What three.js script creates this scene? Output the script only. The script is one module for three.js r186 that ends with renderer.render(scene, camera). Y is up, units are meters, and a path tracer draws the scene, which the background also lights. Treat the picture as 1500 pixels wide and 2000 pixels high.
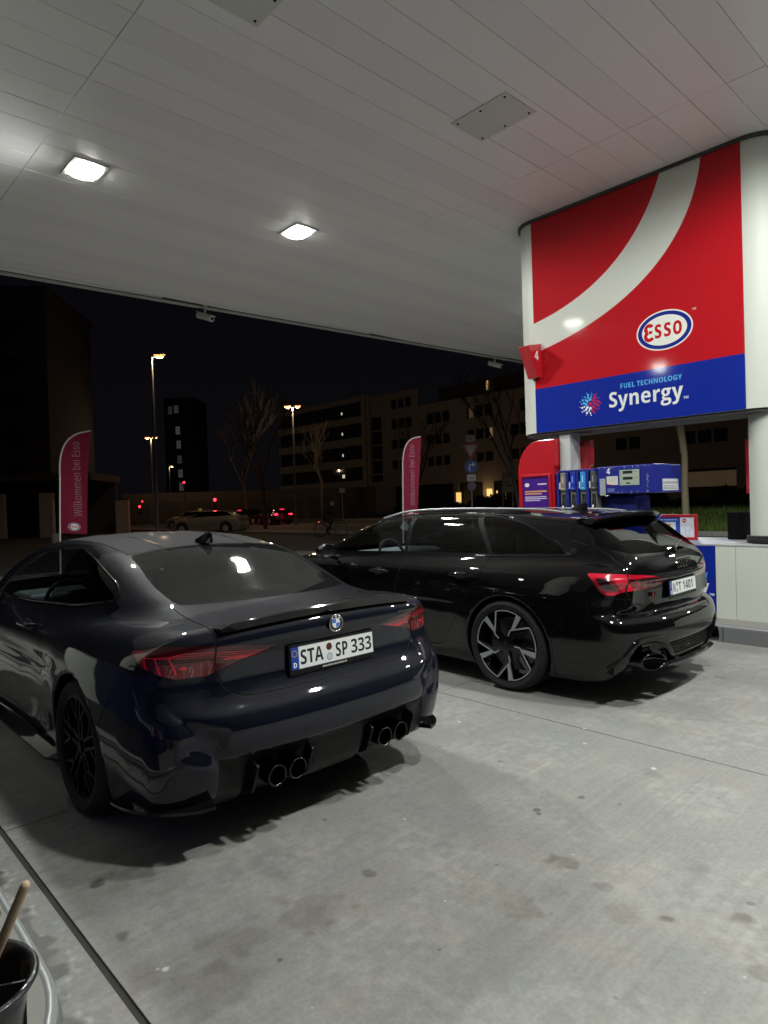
import * as THREE from 'three';
import { RoundedBoxGeometry } from 'three/addons/geometries/RoundedBoxGeometry.js';
import { mergeGeometries, toCreasedNormals } from 'three/addons/utils/BufferGeometryUtils.js';

const scene = new THREE.Scene();
// ---------------------------------------------------------------- camera
const camera = new THREE.PerspectiveCamera(2 * Math.atan(1000 / 1286) * 180 / Math.PI, 0.75, 0.05, 900);
camera.position.set(0, 1.538, 0);
camera.rotation.set(-0.73 * Math.PI / 180, 0, -1.76 * Math.PI / 180);
scene.add(camera);
// ---------------------------------------------------------------- night sky, exposure
{
  const W = 64, H = 32, d = new Float32Array(W * H * 4);
  for (let j = 0; j < H; j++) for (let i = 0; i < W; i++) {
    const up = Math.abs((j + 0.5) / H - 0.5) * 2, k = (j * W + i) * 4;
    const warm = Math.exp(-up * 5);
    d[k] = 0.0014 + 0.0018 * warm; d[k + 1] = 0.0015 + 0.0014 * warm; d[k + 2] = 0.0027 + 0.0009 * warm; d[k + 3] = 1;
  }
  const sky = new THREE.DataTexture(d, W, H, THREE.RGBAFormat, THREE.FloatType);
  sky.mapping = THREE.EquirectangularReflectionMapping; sky.magFilter = THREE.LinearFilter; sky.needsUpdate = true;
  scene.background = sky; scene.environment = sky;
}
const renderer = new THREE.WebGLRenderer({ antialias: true });
renderer.toneMapping = THREE.LinearToneMapping;
renderer.toneMappingExposure = 1.08;
renderer.shadowMap.enabled = true;
// ---------------------------------------------------------------- canopy lamps: [along the island, across, candela]
const HC = 5.3;
const LAMPS = [[7.46, 2.64, 56], [7.35, 5.41, 36], [8.41, -3.57, 7], [7.4, 11.2, 50], [-0.3, 5.41, 68], [-0.3, 2.64, 54], [-0.3, 11.2, 50], [7.4, 17, 80], [0, 17, 60]];
const LAMP_W = 0.34, LAMP_D = 0.25;
// ---------------------------------------------------------------- helpers
const R = Math.PI / 180, V3 = (x, y, z) => new THREE.Vector3(x, y, z);
let seed = 12345;
const rnd = () => { seed = (seed * 1664525 + 1013904223) >>> 0; return seed / 4294967296; };
const rr = (a, b) => a + (b - a) * rnd();
const used = {};
function numbered(n) { const k = used[n] ?? 0; used[n] = k + 1; return k ? n + '_' + String(k).padStart(3, '0') : n; }
const TH = -43 * R, Lx = Math.sin(TH), Lz = Math.cos(TH), Tx = Math.cos(TH), Tz = -Math.sin(TH);
const P = (l, t, h = 0) => V3(l * Lx + t * Tx, h, -(l * Lz + t * Tz));   // forecourt frame: l along the pump island, t across it
const FACE = -47 * R;                                                  // local x along -l, local z towards -t
function thing(name, label, category, pos = V3(0, 0, 0), turn = 0, group) {
  const o = new THREE.Group(); o.name = numbered(name); o.position.copy(pos); o.rotation.y = turn;
  o.userData = { label, category }; if (group) o.userData.group = group;
  scene.add(o); return o;
}
function add(name, geo, mat, parent, pos, rot) {
  const m = new THREE.Mesh(Array.isArray(geo) ? merge(geo) : geo, mat);
  m.name = parent === scene || !parent ? numbered(name) : name;
  if (pos) m.position.copy(pos); if (rot) m.rotation.set(...rot);
  m.castShadow = m.receiveShadow = true; (parent || scene).add(m); return m;
}
function struct(name, geo, mat, pos, rot) { const m = add(name, geo, mat, scene, pos, rot); m.userData.kind = 'structure'; return m; }
function tag(o, label, category, group) { o.userData.label = label; o.userData.category = category; if (group) o.userData.group = group; return o; }
function merge(list) {
  list = list.map((g) => { g = g.index ? g.toNonIndexed() : g; for (const k of Object.keys(g.attributes)) if (!['position', 'normal', 'uv'].includes(k)) g.deleteAttribute(k);
    if (!g.attributes.uv) g.setAttribute('uv', new THREE.BufferAttribute(new Float32Array(g.attributes.position.count * 2), 2)); return g; });
  return mergeGeometries(list);
}
const box = (w, h, d, x = 0, y = 0, z = 0, r = 0) => (r ? new RoundedBoxGeometry(w, h, d, 2, r) : new THREE.BoxGeometry(w, h, d)).translate(x, y, z);
const cyl = (r0, r1, h, n = 20, x = 0, y = 0, z = 0) => new THREE.CylinderGeometry(r0, r1, h, n).translate(x, y, z);
function bar(a, b, r0, r1 = r0, n = 8) {
  const d = b.clone().sub(a), g = new THREE.CylinderGeometry(r1, r0, d.length(), n);
  g.applyQuaternion(new THREE.Quaternion().setFromUnitVectors(V3(0, 1, 0), d.clone().normalize()));
  return g.translate((a.x + b.x) / 2, (a.y + b.y) / 2, (a.z + b.z) / 2);
}
const tube = (pts, r, seg = 40, n = 8, closed = false) => new THREE.TubeGeometry(new THREE.CatmullRomCurve3(pts, closed, 'centripetal'), seg, r, n, closed);
function shape(pts) { const s = new THREE.Shape(); pts.forEach(([x, y], i) => (i ? s.lineTo(x, y) : s.moveTo(x, y))); s.closePath(); return s; }
const prism = (pts, depth, bevel = 0) => new THREE.ExtrudeGeometry(shape(pts), { depth: depth - 2 * bevel, bevelEnabled: bevel > 0, bevelSize: bevel, bevelThickness: bevel, bevelOffset: -bevel, bevelSegments: 2, curveSegments: 8 }).translate(0, 0, bevel);
function std(o) {
  if (o.rgb) { o.color = new THREE.Color().setRGB(...o.rgb); delete o.rgb; }
  if (o.glow) { o.emissive = new THREE.Color().setRGB(...o.glow); delete o.glow; }
  return new (o.clearcoat || o.transmission || o.ior || o.sheen ? THREE.MeshPhysicalMaterial : THREE.MeshStandardMaterial)({ roughness: 0.6, metalness: 0, ...o });
}
function canvasTex(w, h, draw, srgb = true) {
  const c = document.createElement('canvas'); c.width = w; c.height = h; draw(c.getContext('2d'), w, h);
  const t = new THREE.CanvasTexture(c); if (srgb) t.colorSpace = THREE.SRGBColorSpace; t.anisotropy = 8; return t;
}
// value noise, tileable with period p
function noiseGrid(p, s) { const g = new Float32Array(p * p); let q = s >>> 0; for (let i = 0; i < p * p; i++) { q = (q * 1664525 + 1013904223) >>> 0; g[i] = q / 4294967296; } return g; }
function noiseAt(g, p, x, y) {
  const xi = Math.floor(x), yi = Math.floor(y), fx = x - xi, fy = y - yi, u = fx * fx * (3 - 2 * fx), v = fy * fy * (3 - 2 * fy);
  const a = (i, j) => g[(((yi + j) % p + p) % p) * p + (((xi + i) % p + p) % p)];
  return (a(0, 0) * (1 - u) + a(1, 0) * u) * (1 - v) + (a(0, 1) * (1 - u) + a(1, 1) * u) * v;
}
function pch(pts) {   // monotone cubic through points
  const n = pts.length, x = pts.map((p) => p[0]), y = pts.map((p) => p[1]), d = [], m = [];
  for (let i = 0; i < n - 1; i++) d.push((y[i + 1] - y[i]) / (x[i + 1] - x[i]));
  for (let i = 0; i < n; i++) m.push(i === 0 ? d[0] : i === n - 1 ? d[n - 2] : d[i - 1] * d[i] <= 0 ? 0 : 2 * d[i - 1] * d[i] / (d[i - 1] + d[i]));
  return (t) => {
    if (t <= x[0]) return y[0] + m[0] * (t - x[0]); if (t >= x[n - 1]) return y[n - 1] + m[n - 1] * (t - x[n - 1]);
    let lo = 0, hi = n - 1; while (hi - lo > 1) { const k = (lo + hi) >> 1; if (x[k] <= t) lo = k; else hi = k; }
    const h = x[lo + 1] - x[lo], s = (t - x[lo]) / h, s2 = s * s, s3 = s2 * s;
    return (2 * s3 - 3 * s2 + 1) * y[lo] + (s3 - 2 * s2 + s) * h * m[lo] + (3 * s2 - 2 * s3) * y[lo + 1] + (s3 - s2) * h * m[lo + 1];
  };
}
const smax = (a, b, k) => { const h = Math.max(k - Math.abs(a - b), 0) / k; return Math.max(a, b) + h * h * k / 4; };
const smin = (a, b, k) => -smax(-a, -b, k);
const bump = (x, c, w) => { const s = (x - c) / w; return Math.exp(-s * s); };
function sdPoly(pts) {
  const n = pts.length;
  return (x, y) => {
    let d = 1e9, ins = false;
    for (let i = 0, j = n - 1; i < n; j = i++) {
      const ax = pts[i][0], ay = pts[i][1], ex = pts[j][0] - ax, ey = pts[j][1] - ay, wx = x - ax, wy = y - ay;
      const t = Math.min(1, Math.max(0, (wx * ex + wy * ey) / (ex * ex + ey * ey + 1e-12))), qx = wx - ex * t, qy = wy - ey * t;
      d = Math.min(d, qx * qx + qy * qy);
      if ((ay > y) !== (pts[j][1] > y) && x < (pts[j][0] - ax) * (y - ay) / (pts[j][1] - ay) + ax) ins = !ins;
    }
    d = Math.sqrt(d); return ins ? -d : d;
  };
}
function roundPoly(pts, r = 0.03, n = 4) {   // cut the corners of a polygon with short curves; a point's third number is its own radius
  const out = [], m = pts.length;
  pts.forEach((p, i) => {
    const a = pts[(i + m - 1) % m], b = pts[(i + 1) % m], q = p[2] ?? r;
    const da = Math.hypot(a[0] - p[0], a[1] - p[1]), db = Math.hypot(b[0] - p[0], b[1] - p[1]), ta = Math.min(q, da / 2.1), tb = Math.min(q, db / 2.1);
    const A = [p[0] + (a[0] - p[0]) * ta / da, p[1] + (a[1] - p[1]) * ta / da], B = [p[0] + (b[0] - p[0]) * tb / db, p[1] + (b[1] - p[1]) * tb / db];
    for (let k = 0; k <= n; k++) { const s = k / n; out.push([A[0] * (1 - s) ** 2 + 2 * p[0] * s * (1 - s) + B[0] * s * s, A[1] * (1 - s) ** 2 + 2 * p[1] * s * (1 - s) + B[1] * s * s]); }
  });
  return out;
}
// ---------------------------------------------------------------- surfaces from fields: mesh the zero level of f(x, y, z), then cut it along other fields
function fieldMesh(f, lo, hi, h) {
  const nx = Math.ceil((hi[0] - lo[0]) / h) + 1, ny = Math.ceil((hi[1] - lo[1]) / h) + 1, nz = Math.ceil((hi[2] - lo[2]) / h) + 1;
  const val = new Float32Array(nx * ny * nz), id = (i, j, k) => (k * ny + j) * nx + i;
  for (let k = 0; k < nz; k++) for (let j = 0; j < ny; j++) for (let i = 0; i < nx; i++) val[id(i, j, k)] = f(lo[0] + i * h, lo[1] + j * h, lo[2] + k * h);
  const cell = new Int32Array(nx * ny * nz).fill(-1), p = [], idx = [];
  const C = [[0, 0, 0], [1, 0, 0], [0, 1, 0], [1, 1, 0], [0, 0, 1], [1, 0, 1], [0, 1, 1], [1, 1, 1]], Ed = [[0, 1], [2, 3], [4, 5], [6, 7], [0, 2], [1, 3], [4, 6], [5, 7], [0, 4], [1, 5], [2, 6], [3, 7]];
  const v = new Float64Array(8);
  for (let k = 0; k < nz - 1; k++) for (let j = 0; j < ny - 1; j++) for (let i = 0; i < nx - 1; i++) {
    let m = 0; for (let c = 0; c < 8; c++) { v[c] = val[id(i + C[c][0], j + C[c][1], k + C[c][2])]; if (v[c] < 0) m |= 1 << c; }
    if (m === 0 || m === 255) continue;
    let x = 0, y = 0, z = 0, n = 0;
    for (const [a, b] of Ed) if ((v[a] < 0) !== (v[b] < 0)) { const t = v[a] / (v[a] - v[b]); x += C[a][0] + t * (C[b][0] - C[a][0]); y += C[a][1] + t * (C[b][1] - C[a][1]); z += C[a][2] + t * (C[b][2] - C[a][2]); n++; }
    cell[id(i, j, k)] = p.length / 3; p.push(lo[0] + (i + x / n) * h, lo[1] + (j + y / n) * h, lo[2] + (k + z / n) * h);
  }
  const quad = (a, b, c, d, flip) => { if (a < 0 || b < 0 || c < 0 || d < 0) return; if (flip) idx.push(a, c, b, a, d, c); else idx.push(a, b, c, a, c, d); };
  for (let k = 1; k < nz - 1; k++) for (let j = 1; j < ny - 1; j++) for (let i = 1; i < nx - 1; i++) {
    const s = val[id(i, j, k)] < 0;
    if (s !== val[id(i + 1, j, k)] < 0) quad(cell[id(i, j - 1, k - 1)], cell[id(i, j, k - 1)], cell[id(i, j, k)], cell[id(i, j - 1, k)], !s);
    if (s !== val[id(i, j + 1, k)] < 0) quad(cell[id(i - 1, j, k - 1)], cell[id(i - 1, j, k)], cell[id(i, j, k)], cell[id(i, j, k - 1)], !s);
    if (s !== val[id(i, j, k + 1)] < 0) quad(cell[id(i - 1, j - 1, k)], cell[id(i, j - 1, k)], cell[id(i, j, k)], cell[id(i - 1, j, k)], !s);
  }
  const nrm = new Array(p.length), e = 0.004;
  for (let q = 0; q < p.length; q += 3) {
    let gx, gy, gz;
    for (let it = 0; it < 4; it++) {
      const x = p[q], y = p[q + 1], z = p[q + 2];
      gx = (f(x + e, y, z) - f(x - e, y, z)) / (2 * e); gy = (f(x, y + e, z) - f(x, y - e, z)) / (2 * e); gz = (f(x, y, z + e) - f(x, y, z - e)) / (2 * e);
      const g2 = gx * gx + gy * gy + gz * gz || 1;
      if (it === 3) break;
      const s = Math.max(-0.6 * h, Math.min(0.6 * h, f(x, y, z) / Math.sqrt(g2))) / Math.sqrt(g2);
      p[q] -= gx * s; p[q + 1] -= gy * s; p[q + 2] -= gz * s;
    }
    const g = Math.hypot(gx, gy, gz) || 1; nrm[q] = gx / g; nrm[q + 1] = gy / g; nrm[q + 2] = gz / g;
  }
  return { p, n: nrm, i: idx };
}
function cut(m, g) {   // [where g < 0, where g >= 0]
  const nv = m.p.length / 3, gv = new Float64Array(nv), out = [{ p: [], n: [], i: [], map: new Int32Array(nv).fill(-1) }, { p: [], n: [], i: [], map: new Int32Array(nv).fill(-1) }];
  for (let q = 0; q < nv; q++) gv[q] = g(m.p[q * 3], m.p[q * 3 + 1], m.p[q * 3 + 2], m.n[q * 3], m.n[q * 3 + 1], m.n[q * 3 + 2]);
  const vert = (o, q) => { if (o.map[q] < 0) { o.map[q] = o.p.length / 3; o.p.push(m.p[q * 3], m.p[q * 3 + 1], m.p[q * 3 + 2]); o.n.push(m.n[q * 3], m.n[q * 3 + 1], m.n[q * 3 + 2]); } return o.map[q]; };
  const mid = (o, a, b) => {
    const t = gv[a] / (gv[a] - gv[b]), r = o.p.length / 3;
    for (let c = 0; c < 3; c++) { o.p.push(m.p[a * 3 + c] + t * (m.p[b * 3 + c] - m.p[a * 3 + c])); o.n.push(m.n[a * 3 + c] + t * (m.n[b * 3 + c] - m.n[a * 3 + c])); }
    return r;
  };
  for (let t = 0; t < m.i.length; t += 3) {
    const T = [m.i[t], m.i[t + 1], m.i[t + 2]], neg = T.map((q) => gv[q] < 0), c = neg[0] + neg[1] + neg[2];
    if (c === 3 || c === 0) { const o = out[c === 3 ? 0 : 1]; o.i.push(vert(o, T[0]), vert(o, T[1]), vert(o, T[2])); continue; }
    const lone = c === 1 ? neg.indexOf(true) : neg.indexOf(false), a = T[lone], b = T[(lone + 1) % 3], d = T[(lone + 2) % 3];
    const one = out[c === 1 ? 0 : 1], two = out[c === 1 ? 1 : 0];
    one.i.push(vert(one, a), mid(one, a, b), mid(one, a, d));
    const ab = mid(two, a, b), ad = mid(two, a, d), vb = vert(two, b), vd = vert(two, d);
    two.i.push(ab, vb, vd, ab, vd, ad);
  }
  return out;
}
function geoOf(m, uv, sink = 0) {   // car axes (forward, left, up) to three's (x, up, right)
  const n = m.p.length / 3, p = new Float32Array(n * 3), nn = new Float32Array(n * 3), u = new Float32Array(n * 2);
  for (let q = 0; q < n; q++) {
    const l = Math.hypot(m.n[q * 3], m.n[q * 3 + 1], m.n[q * 3 + 2]) || 1, a = m.n[q * 3] / l, b = m.n[q * 3 + 1] / l, c = m.n[q * 3 + 2] / l;
    const x = m.p[q * 3] - a * sink, y = m.p[q * 3 + 1] - b * sink, z = m.p[q * 3 + 2] - c * sink;
    p.set([x, z, -y], q * 3); nn.set([a, c, -b], q * 3);
    if (uv) u.set(uv(x, y, z), q * 2); else u.set([x, z], q * 2);
  }
  const g = new THREE.BufferGeometry();
  g.setAttribute('position', new THREE.BufferAttribute(p, 3)); g.setAttribute('normal', new THREE.BufferAttribute(nn, 3)); g.setAttribute('uv', new THREE.BufferAttribute(u, 2));
  g.setIndex(m.i); return g;
}
function loft(rings, closed = true) {   // rings of points [x, y, z] joined one to the next
  const n = rings[0].length, p = rings.flat(2), idx = [];
  for (let a = 0; a < rings.length - 1; a++) for (let b = 0; b < (closed ? n : n - 1); b++) { const c = (b + 1) % n; idx.push(a * n + b, a * n + c, (a + 1) * n + b, a * n + c, (a + 1) * n + c, (a + 1) * n + b); }
  if (closed) for (const a of [0, rings.length - 1]) for (let b = 1; b < n - 1; b++) a ? idx.push(a * n, a * n + b, a * n + b + 1) : idx.push(0, b + 1, b);
  let g = new THREE.BufferGeometry(); g.setAttribute('position', new THREE.BufferAttribute(new Float32Array(p), 3)); g.setIndex(idx);
  return toCreasedNormals(g, 0.7);
}
// ---------------------------------------------------------------- shared materials
const M = {
  coupePaint: std({ rgb: [0.003, 0.0038, 0.011], roughness: 0.5, specularIntensity: 0.15, clearcoat: 1, clearcoatRoughness: 0.03 }),
  dusty: std({ rgb: [0.018, 0.0205, 0.023], roughness: 0.65, specularIntensity: 0.2, clearcoat: 0.07, clearcoatRoughness: 0.14 }),
  estatePaint: std({ rgb: [0.0025, 0.0025, 0.0028], roughness: 0.5, specularIntensity: 0.05, clearcoat: 1, clearcoatRoughness: 0.015 }),
  seam: std({ rgb: [0.002, 0.002, 0.002], roughness: 0.8 }),
  gloss: std({ rgb: [0.004, 0.004, 0.0045], roughness: 0.4, specularIntensity: 0.1, clearcoat: 1, clearcoatRoughness: 0.05 }),
  satin: std({ rgb: [0.006, 0.006, 0.0065], roughness: 0.42, specularIntensity: 0.6, ior: 1.45 }),
  cabin: std({ rgb: [0.012, 0.012, 0.013], roughness: 0.85 }),
  rubber: std({ rgb: [0.011, 0.011, 0.012], roughness: 0.75 }),
  glass: std({ rgb: [0.62, 0.66, 0.66], roughness: 0, transmission: 1, thickness: 0, ior: 1.52 }),
  tint: std({ rgb: [0.10, 0.11, 0.11], roughness: 0, transmission: 1, thickness: 0, ior: 1.52 }),
  dustglass: std({ rgb: [0.20, 0.21, 0.21], roughness: 0.035, transmission: 0.93, thickness: 0, ior: 1.6 }),
  chrome: std({ rgb: [0.6, 0.6, 0.62], roughness: 0.12, metalness: 1 }),
  darkChrome: std({ rgb: [0.06, 0.06, 0.064], roughness: 0.16, metalness: 1 }),
  alu: std({ rgb: [0.46, 0.49, 0.51], roughness: 0.42, metalness: 0.5 }),
  disc: std({ rgb: [0.10, 0.10, 0.10], roughness: 0.4, metalness: 0.8 }),
};
// ---------------------------------------------------------------- ground
{
  const N = 2048, SPAN = 10, col = new Uint8Array(N * N * 4), hgt = new Uint8Array(N * N * 4);
  const g1 = noiseGrid(256, 11), g2 = noiseGrid(64, 23), g3 = noiseGrid(512, 37), g4 = noiseGrid(16, 5);
  const L0 = -1.4, T0 = -2.36;   // the sheet covers l from -1.4 to 8.6 and t from -2.36 to 7.64
  const stains = [[1.58, 2.39, 0.035, 0.5], [1.52, 2.41, 0.05, 0.55], [1.32, 2.37, 0.045, 0.45], [1.45, 2.03, 0.07, 0.28], [1.07, 2.33, 0.035, 0.5], [1.19, 2.25, 0.06, 0.25], [0.87, 2.53, 0.04, 0.45], [0.73, 2.27, 0.05, 0.4], [2.06, 1.78, 0.03, 0.45], [2.03, 1.47, 0.13, 0.4], [1.88, 2.73, 0.022, 0.5], [1.94, 2.85, 0.02, 0.4], [1.85, 2.70, 0.016, 0.5], [1.11, 2.75, 0.05, 0.25], [2.11, 5.76, 0.06, 0.5], [2.0, 4.26, 0.08, 0.18], [1.68, 3.51, 0.06, 0.3], [2.82, 0.95, 0.03, 0.55], [2.42, 0.88, 0.03, 0.5], [1.89, 1.22, 0.018, 0.55], [2.08, 1.14, 0.13, 0.32], [1.95, 1.02, 0.15, 0.28], [2.44, 1.49, 0.12, 0.15], [2.61, 1.18, 0.10, 0.18], [2.79, 1.16, 0.12, 0.2], [2.74, 0.9, 0.14, 0.2], [1.57, 1.78, 0.4, 0.16], [2.3, 1.1, 0.4, 0.12], [2.95, 1.02, 0.16, 0.25], [2.15, 0.84, 0.08, 0.25], [1.7, 2.2, 0.3, 0.12]];
  for (let k = 0; k < 46; k++) stains.push([rr(0.2, 4), rr(1, 6.8), rr(0.006, 0.016), rr(0.25, 0.5)]);
  const specks = [[2.29, 2.21, 0.009], [3.02, 3.47, 0.012], [2.31, 3.92, 0.012], [2.17, 3.68, 0.012], [1.69, 3.59, 0.016], [2.13, 0.92, 0.012], [2.15, 0.90, 0.006]];
  for (let k = 0; k < 40; k++) specks.push([rr(0.5, 4), rr(0.8, 6), rr(0.003, 0.006)]);
  const field = new Float32Array(N * N);
  const spot = (l, t, r, a, ragged) => {
    const ic = (l - L0) / SPAN * N, jc = (t - T0) / SPAN * N, w = Math.ceil(r * 1.9 / SPAN * N);
    for (let j = -w; j <= w; j++) for (let i = -w; i <= w; i++) {
      const x = Math.round(ic + i), y = Math.round(jc + j); if (x < 0 || y < 0 || x >= N || y >= N) continue;
      const d = Math.hypot(i, j) / N * SPAN / r + (ragged ? (noiseAt(g1, 256, x * 0.11, y * 0.11) - 0.5) * 1.0 + (noiseAt(g1, 256, x * 0.03 + 9, y * 0.03) - 0.5) * 0.8 : 0);
      field[y * N + x] += a * Math.max(0, Math.min(1, (1.05 - d) * (ragged ? 2.4 : 4)));
    }
  };
  for (const [l, t, r, a] of stains) spot(l, t, r, r > 0.1 ? -a * 0.42 : r > 0.04 ? -a * 0.5 : r > 0.025 ? -a * 0.8 : -a, true);
  for (const [l, t, r] of specks) spot(l, t, r, 0.9, false);
  for (let j = 0; j < N; j++) for (let i = 0; i < N; i++) {
    const l = L0 + (i + 0.5) / N * SPAN, t = T0 + (j + 0.5) / N * SPAN, k = (j * N + i) * 4;
    const fine = noiseAt(g3, 512, i * 0.5, j * 0.5) - 0.5, med = noiseAt(g1, 256, i / 8, j / 8) - 0.5, big = noiseAt(g2, 64, i / 32, j / 32) - 0.5, huge = noiseAt(g4, 16, i / 128, j / 128) - 0.5;
    const broom = noiseAt(g1, 256, i / 3.2 + 3 * noiseAt(g2, 64, i / 64, j / 64), j / 128) - 0.5, broom2 = noiseAt(g3, 512, i / 1.6, j / 90) - 0.5;
    let v = 1 + 0.17 * fine + 0.11 * med + 0.09 * big + 0.11 * huge + 0.09 * broom * (0.4 + 1.2 * noiseAt(g4, 16, i / 128 + 7, j / 128)) + 0.05 * broom2;
    // damp, darker strip along the kerb side of the sealed joint, with a ragged pale salt edge; farther along extra shade is painted in for the coupe's reflection
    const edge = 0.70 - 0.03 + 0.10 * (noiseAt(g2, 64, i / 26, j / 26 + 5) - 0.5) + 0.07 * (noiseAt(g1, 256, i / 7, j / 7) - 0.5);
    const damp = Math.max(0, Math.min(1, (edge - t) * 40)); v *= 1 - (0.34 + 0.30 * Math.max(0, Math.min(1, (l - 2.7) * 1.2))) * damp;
    const salt = Math.exp(-Math.pow((t - edge - 0.012) / 0.02, 2)) * Math.max(0, noiseAt(g1, 256, i / 5, j / 5) - 0.45) * 2; v += 0.55 * salt;
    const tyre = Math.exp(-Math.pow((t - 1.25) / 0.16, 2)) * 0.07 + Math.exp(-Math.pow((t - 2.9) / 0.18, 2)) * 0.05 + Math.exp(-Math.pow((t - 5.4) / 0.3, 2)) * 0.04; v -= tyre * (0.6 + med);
    const patch = noiseAt(g2, 64, i / 70 + 11, j / 70 + 3) - 0.5; v *= 1 + 0.10 * Math.sign(patch) * Math.min(1, Math.abs(patch) * 7) * (0.5 + med);
    const line = noiseAt(g1, 256, i / 2.1 + 17, j / 500); if (line > 0.93) v -= 0.10 * (line - 0.93) / 0.07 * noiseAt(g4, 16, i / 128, j / 60);
    if (fine > 0.44 && med < 0) v -= 0.12;
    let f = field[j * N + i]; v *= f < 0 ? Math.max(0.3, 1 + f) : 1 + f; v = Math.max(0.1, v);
    const warm = 1 + 0.02 * big + (f < -0.1 ? 0.015 : 0);
    col[k] = Math.min(255, 148 * Math.pow(v, 0.5) * warm); col[k + 1] = Math.min(255, 148 * Math.pow(v, 0.5)); col[k + 2] = Math.min(255, 144 * Math.pow(v, 0.5) / warm); col[k + 3] = 255;
    const h = 128 + 60 * fine + 40 * broom2 + 40 * med; hgt[k] = hgt[k + 1] = hgt[k + 2] = h; hgt[k + 3] = 255;
  }
  const mk = (a, srgb) => { const t = new THREE.DataTexture(a, N, N); t.wrapS = t.wrapT = THREE.RepeatWrapping; t.magFilter = THREE.LinearFilter; t.generateMipmaps = true; if (srgb) t.colorSpace = THREE.SRGBColorSpace; t.needsUpdate = true; return t; };
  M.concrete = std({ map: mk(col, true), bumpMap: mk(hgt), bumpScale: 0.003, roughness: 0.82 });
  M.asphalt = std({ rgb: [0.045, 0.044, 0.043], roughness: 0.95 });
  struct('ground', new THREE.CircleGeometry(420, 64).rotateX(-Math.PI / 2), M.asphalt, V3(0, -0.03, -60));
  // forecourt slabs with recessed joints
  const deck = new THREE.Group(); deck.name = 'forecourt'; deck.userData.kind = 'structure'; scene.add(deck);
  const under = []; const ls = [-11.4, -6.4, -1.4, 3.62, 8.6, 13.6, 18.6], ts = [-8.6, -5.5, -2.36, 0.775, 3.91, 7.05, 10.2, 13.4];
  const quadGeo = (l0, l1, t0, t1, y, e) => { const b = new THREE.BoxGeometry(l1 - l0, 0.12, t1 - t0); const p = b.attributes.position, uv = b.attributes.uv; for (let i = 0; i < p.count; i++) { const l = (l0 + l1) / 2 - p.getX(i), t = (t0 + t1) / 2 - p.getZ(i); uv.setXY(i, (l - L0) / SPAN, (t - T0) / SPAN); } return b; };
  for (let a = 0; a < ls.length - 1; a++) for (let b = 0; b < ts.length - 1; b++) {
    const j = 0.004, j0 = ts[b] === 0.775 ? 0.014 : j, j1 = ts[b + 1] === 0.775 ? 0.012 : j;
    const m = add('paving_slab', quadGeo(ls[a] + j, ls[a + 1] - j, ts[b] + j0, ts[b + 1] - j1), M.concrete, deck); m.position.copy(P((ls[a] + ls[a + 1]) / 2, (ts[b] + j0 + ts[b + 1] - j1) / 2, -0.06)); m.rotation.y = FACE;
  }
  add('joint_sealant', box(30, 0.02, 22, 0, 0, 0), std({ rgb: [0.045, 0.042, 0.038], roughness: 0.9 }), deck, P(3.6, 2.4, -0.0175), [0, FACE, 0]);
  // street beyond: pavement strip with kerb, grass bank
  struct('street_pavement', box(90, 0.14, 2.4), std({ rgb: [0.16, 0.15, 0.14], roughness: 0.9 }), P(34, 22.3, 0.02), [0, FACE, 0]);
  struct('far_pavement', box(120, 0.14, 4), std({ rgb: [0.14, 0.13, 0.12], roughness: 0.9 }), P(60, 44, 0.02), [0, FACE, 0]);
  struct('road_marking', box(60, 0.004, 0.14), std({ rgb: [0.5, 0.5, 0.48] }), P(45, 33, -0.026), [0, FACE, 0]);
}
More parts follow.
